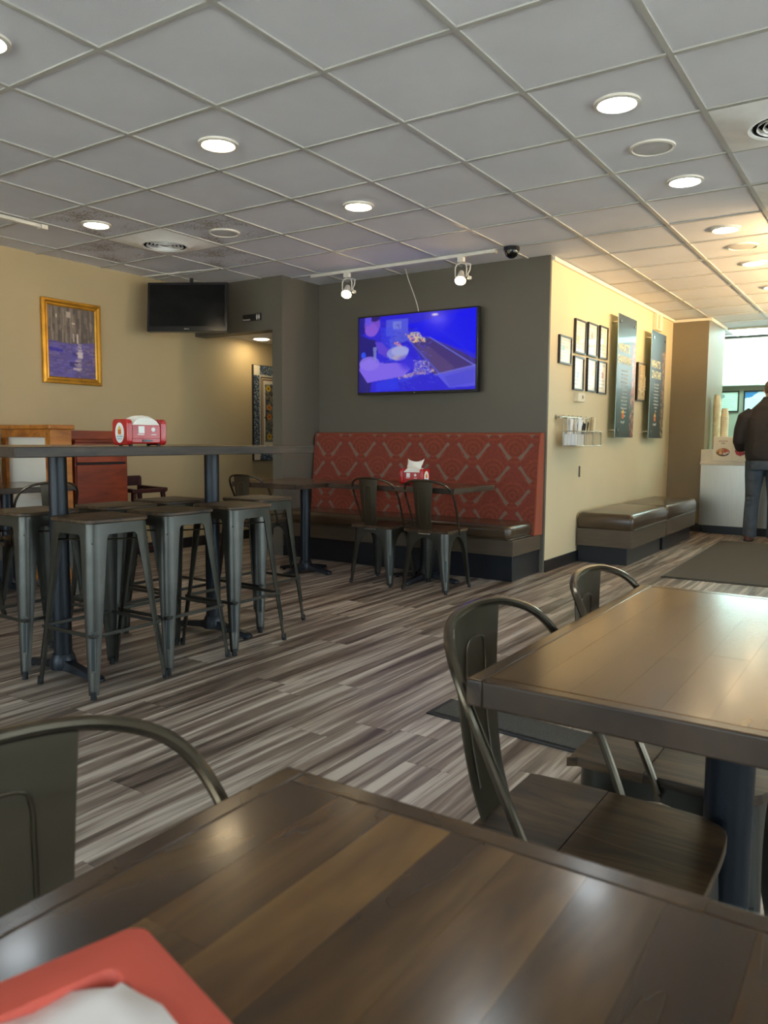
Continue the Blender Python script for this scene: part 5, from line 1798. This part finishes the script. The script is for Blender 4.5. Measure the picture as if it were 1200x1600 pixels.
# ------------------------------------------------------------------ customer at the counter
def ering(c, ax, ay, rx, ry, n=20, p=2.0):
    c, ax, ay = Vector(c), Vector(ax), Vector(ay)
    out = []
    for k in range(n):
        a = 2 * PI * k / n
        ca_, sa = math.cos(a), math.sin(a)
        e = 2.0 / p
        u = math.copysign(abs(ca_) ** e, ca_) * rx
        v = math.copysign(abs(sa) ** e, sa) * ry
        out.append(c + ax * u + ay * v)
    return out


def merge(name, m, mbs, par, voxel, smooth_it=3, sub=None):
    q = MB()
    for b_ in mbs:
        q.add(b_.v, b_.f)
    o = q.build(name, MAT[m], par)
    r = o.modifiers.new('remesh', 'REMESH')
    r.mode = 'VOXEL'
    r.voxel_size = voxel
    r.use_smooth_shade = True
    s_ = o.modifiers.new('smooth', 'SMOOTH')
    s_.iterations = smooth_it
    s_.factor = 0.5
    return o


def limb(path, radii, n=14):
    return MB().tube(path, radii, n)


# local frame: facing +y, feet at z=0, x to his right is +x ; slight forward lean over the counter
P_ = thing('person', 'person in a dark charcoal jacket and faded jeans standing at the counter, seen from behind', 'person', (-1.275, 9.50, 0), R(4))
X_, Y_, Z_ = Vector((1, 0, 0)), Vector((0, 1, 0)), Vector((0, 0, 1))
# body (skin)
body = []
body.append(MB().loft([ering((0, -0.01, z), X_, Y_, rx, ry) for z, rx, ry in ((0.86, 0.15, 0.11), (0.95, 0.165, 0.12), (1.05, 0.155, 0.11), (1.2, 0.165, 0.115), (1.35, 0.18, 0.115), (1.45, 0.165, 0.10), (1.50, 0.09, 0.075))]))
for s_ in (-1, 1):
    body.append(limb([(0.095 * s_, -0.01, 0.93), (0.10 * s_, 0.0, 0.70), (0.105 * s_, 0.01, 0.50), (0.11 * s_, -0.02, 0.30), (0.115 * s_, -0.03, 0.10), (0.12 * s_, -0.02, 0.05)], [0.09, 0.08, 0.055, 0.055, 0.038, 0.042]))
    body.append(limb([(0.12 * s_, -0.05, 0.05), (0.125 * s_, 0.03, 0.045), (0.135 * s_, 0.14, 0.035)], [0.036, 0.038, 0.030]))
    body.append(limb([(0.17 * s_, -0.01, 1.43), (0.225 * s_, -0.02, 1.36), (0.25 * s_, 0.0, 1.22), (0.255 * s_, 0.03, 1.09), (0.21 * s_, 0.15, 1.06), (0.15 * s_, 0.27, 1.07)], [0.055, 0.055, 0.047, 0.042, 0.036, 0.028]))
    # hand: palm, four fingers, thumb
    palm = Vector((0.13 * s_, 0.31, 1.07))
    body.append(limb([(0.15 * s_, 0.26, 1.07), (0.14 * s_, 0.29, 1.07), palm, palm + Vector((-0.012 * s_, 0.035, 0))], [0.026, 0.030, 0.036, 0.030], 12))
    for f_ in range(4):
        b0 = palm + Vector((-0.02 * s_ + (f_ - 1.5) * 0.017, 0.03, 0.0))
        ln = (0.030, 0.036, 0.034, 0.026)[f_]
        body.append(limb([b0, b0 + Vector((-0.004 * s_, ln, -0.004)), b0 + Vector((-0.006 * s_, ln * 1.7, -0.020)), b0 + Vector((-0.006 * s_, ln * 2.0, -0.038))], [0.0095, 0.009, 0.0085, 0.007], 8))
    tb = palm + Vector((-0.028 * s_, 0.0, 0.004))
    body.append(limb([tb, tb + Vector((-0.022 * s_, 0.022, 0.0)), tb + Vector((-0.028 * s_, 0.045, -0.012))], [0.012, 0.010, 0.008], 8))
# neck and head (looking down to the counter)
hc = Vector((0.03, 0.075, 1.675))
body.append(limb([(0, 0.0, 1.44), (0.015, 0.03, 1.53), (0.03, 0.06, 1.62)], [0.065, 0.058, 0.056]))
tilt = R(20)
hy = Vector((0, math.cos(tilt), -math.sin(tilt)))
hz = Vector((0, math.sin(tilt), math.cos(tilt)))
body.append(MB().loft([ering(hc + hz * z + hy * y, X_, hy, rx, ry) for z, y, rx, ry in ((-0.115, 0.045, 0.030, 0.030), (-0.095, 0.035, 0.052, 0.058), (-0.06, 0.012, 0.066, 0.082), (-0.02, 0.0, 0.073, 0.094), (0.03, -0.004, 0.076, 0.098), (0.07, -0.008, 0.071, 0.090), (0.10, -0.01, 0.052, 0.066), (0.115, -0.01, 0.02, 0.026))]))
body.append(limb([hc + hy * 0.088 + hz * 0.01, hc + hy * 0.104 - hz * 0.025, hc + hy * 0.092 - hz * 0.034], [0.010, 0.014, 0.010], 8))     # nose
for s_ in (-1, 1):
    body.append(limb([hc + X_ * 0.070 * s_ - hz * 0.035 - hy * 0.005, hc + X_ * 0.080 * s_ - hy * 0.010, hc + X_ * 0.074 * s_ + hz * 0.022 - hy * 0.005], [0.007, 0.013, 0.008], 8))   # ears
body.append(limb([hc + hy * 0.088 - hz * 0.060 - X_ * 0.022, hc + hy * 0.094 - hz * 0.060, hc + hy * 0.088 - hz * 0.060 + X_ * 0.022], [0.005, 0.007, 0.005], 8))
merge('body', 'skin', body, P_, 0.0065, 2)
for s_ in (-1, 1):
    e_ = MB().lathe([(0.001, -0.011), (0.008, -0.008), (0.011, 0), (0.008, 0.008), (0.001, 0.011)], n=12, cap=False).build('eye', MAT['black_print'], P_)
    e_.location = hc + X_ * 0.030 * s_ + hy * 0.083 + hz * 0.012
# hair, cropped
hair = [MB().loft([ering(hc + hz * z + hy * y, X_, hy, rx, ry) for z, y, rx, ry in ((-0.055, -0.045, 0.060, 0.050), (-0.02, -0.030, 0.078, 0.073), (0.02, -0.020, 0.082, 0.088), (0.06, -0.014, 0.080, 0.095), (0.10, -0.010, 0.060, 0.078), (0.124, -0.010, 0.025, 0.03))])]
merge('hair', 'hair_grey_brown', hair, P_, 0.007, 2)
# jacket
jk = [MB().loft([ering((dx, dy, z), X_, Y_, rx, ry, 24, 2.3) for z, dx, dy, rx, ry in ((0.90, 0, -0.01, 0.195, 0.145), (0.93, 0, -0.015, 0.205, 0.152), (1.0, 0, -0.02, 0.212, 0.152), (1.1, 0, -0.02, 0.205, 0.145), (1.25, 0, -0.02, 0.212, 0.145), (1.36, 0, -0.015, 0.215, 0.140), (1.44, 0, 0.0, 0.195, 0.118), (1.50, 0, 0.0, 0.135, 0.108), (1.56, 0.01, 0.028, 0.088, 0.086), (1.605, 0.02, 0.05, 0.074, 0.070))])]
for s_ in (-1, 1):
    jk.append(limb([(0.15 * s_, -0.01, 1.42), (0.225 * s_, -0.025, 1.37), (0.262 * s_, -0.02, 1.24), (0.275 * s_, 0.0, 1.11), (0.262 * s_, 0.05, 1.055), (0.215 * s_, 0.15, 1.055), (0.165 * s_, 0.24, 1.065)], [0.078, 0.082, 0.072, 0.068, 0.066, 0.054, 0.046], 16))
# fabric folds as low ridges across the back
for k in range(7):
    z = 0.98 + 0.06 * k
    jk.append(limb([(-0.15 + 0.02 * k, -0.150, z), (0.0, -0.160, z - 0.03 + 0.01 * (k % 3)), (0.15 - 0.01 * k, -0.145, z + 0.02)], [0.006, 0.012, 0.006], 8))
merge('jacket', 'jacket_charcoal', jk, P_, 0.009, 4)
# jeans
jn = [MB().loft([ering((0, -0.015, z), X_, Y_, rx, ry, 22, 2.3) for z, rx, ry in ((0.80, 0.185, 0.135), (0.86, 0.19, 0.142), (0.92, 0.185, 0.138), (0.98, 0.175, 0.13))])]
for s_ in (-1, 1):
    jn.append(limb([(0.100 * s_, -0.015, 0.90), (0.103 * s_, -0.010, 0.74), (0.108 * s_, 0.0, 0.56), (0.112 * s_, 0.0, 0.46), (0.118 * s_, -0.02, 0.28), (0.122 * s_, -0.03, 0.12), (0.124 * s_, -0.02, 0.055)], [0.105, 0.098, 0.082, 0.076, 0.074, 0.074, 0.078], 18))
    for k, z in enumerate((0.08, 0.12, 0.17, 0.40, 0.46, 0.52, 0.70, 0.76)):
        r_ = 0.073 if z < 0.3 else (0.078 if z < 0.6 else 0.095)
        y_ = -0.025 if z < 0.3 else -0.005
        jn.append(limb([(0.12 * s_ + r_ * 0.8 * math.cos(a), y_ + r_ * math.sin(a), z + 0.012 * math.cos(a * 2 + k)) for a in np.linspace(PI * 1.1, PI * 1.9, 7)], [0.004, 0.008, 0.010, 0.011, 0.010, 0.008, 0.004], 8))
merge('jeans', 'denim', jn, P_, 0.009, 4)
for s_ in (-1, 1):
    sh = MB().loft([ering((0.130 * s_, y, zc), X_, Z_, rx, rz_, 14, 2.6) for y, zc, rx, rz_ in ((-0.10, 0.045, 0.020, 0.030), (-0.085, 0.048, 0.038, 0.042), (-0.03, 0.050, 0.042, 0.046), (0.06, 0.045, 0.046, 0.042), (0.13, 0.034, 0.046, 0.031), (0.175, 0.026, 0.030, 0.020))])
    so = sh.build('shoe', MAT['shoe_brown'], P_)
    MB().rbox(0.130 * s_ - 0.047, 0.130 * s_ + 0.047, -0.105, 0.178, 0.0, 0.016, 0.04).build('sole', MAT['rubber'], so, bevel=0.003)
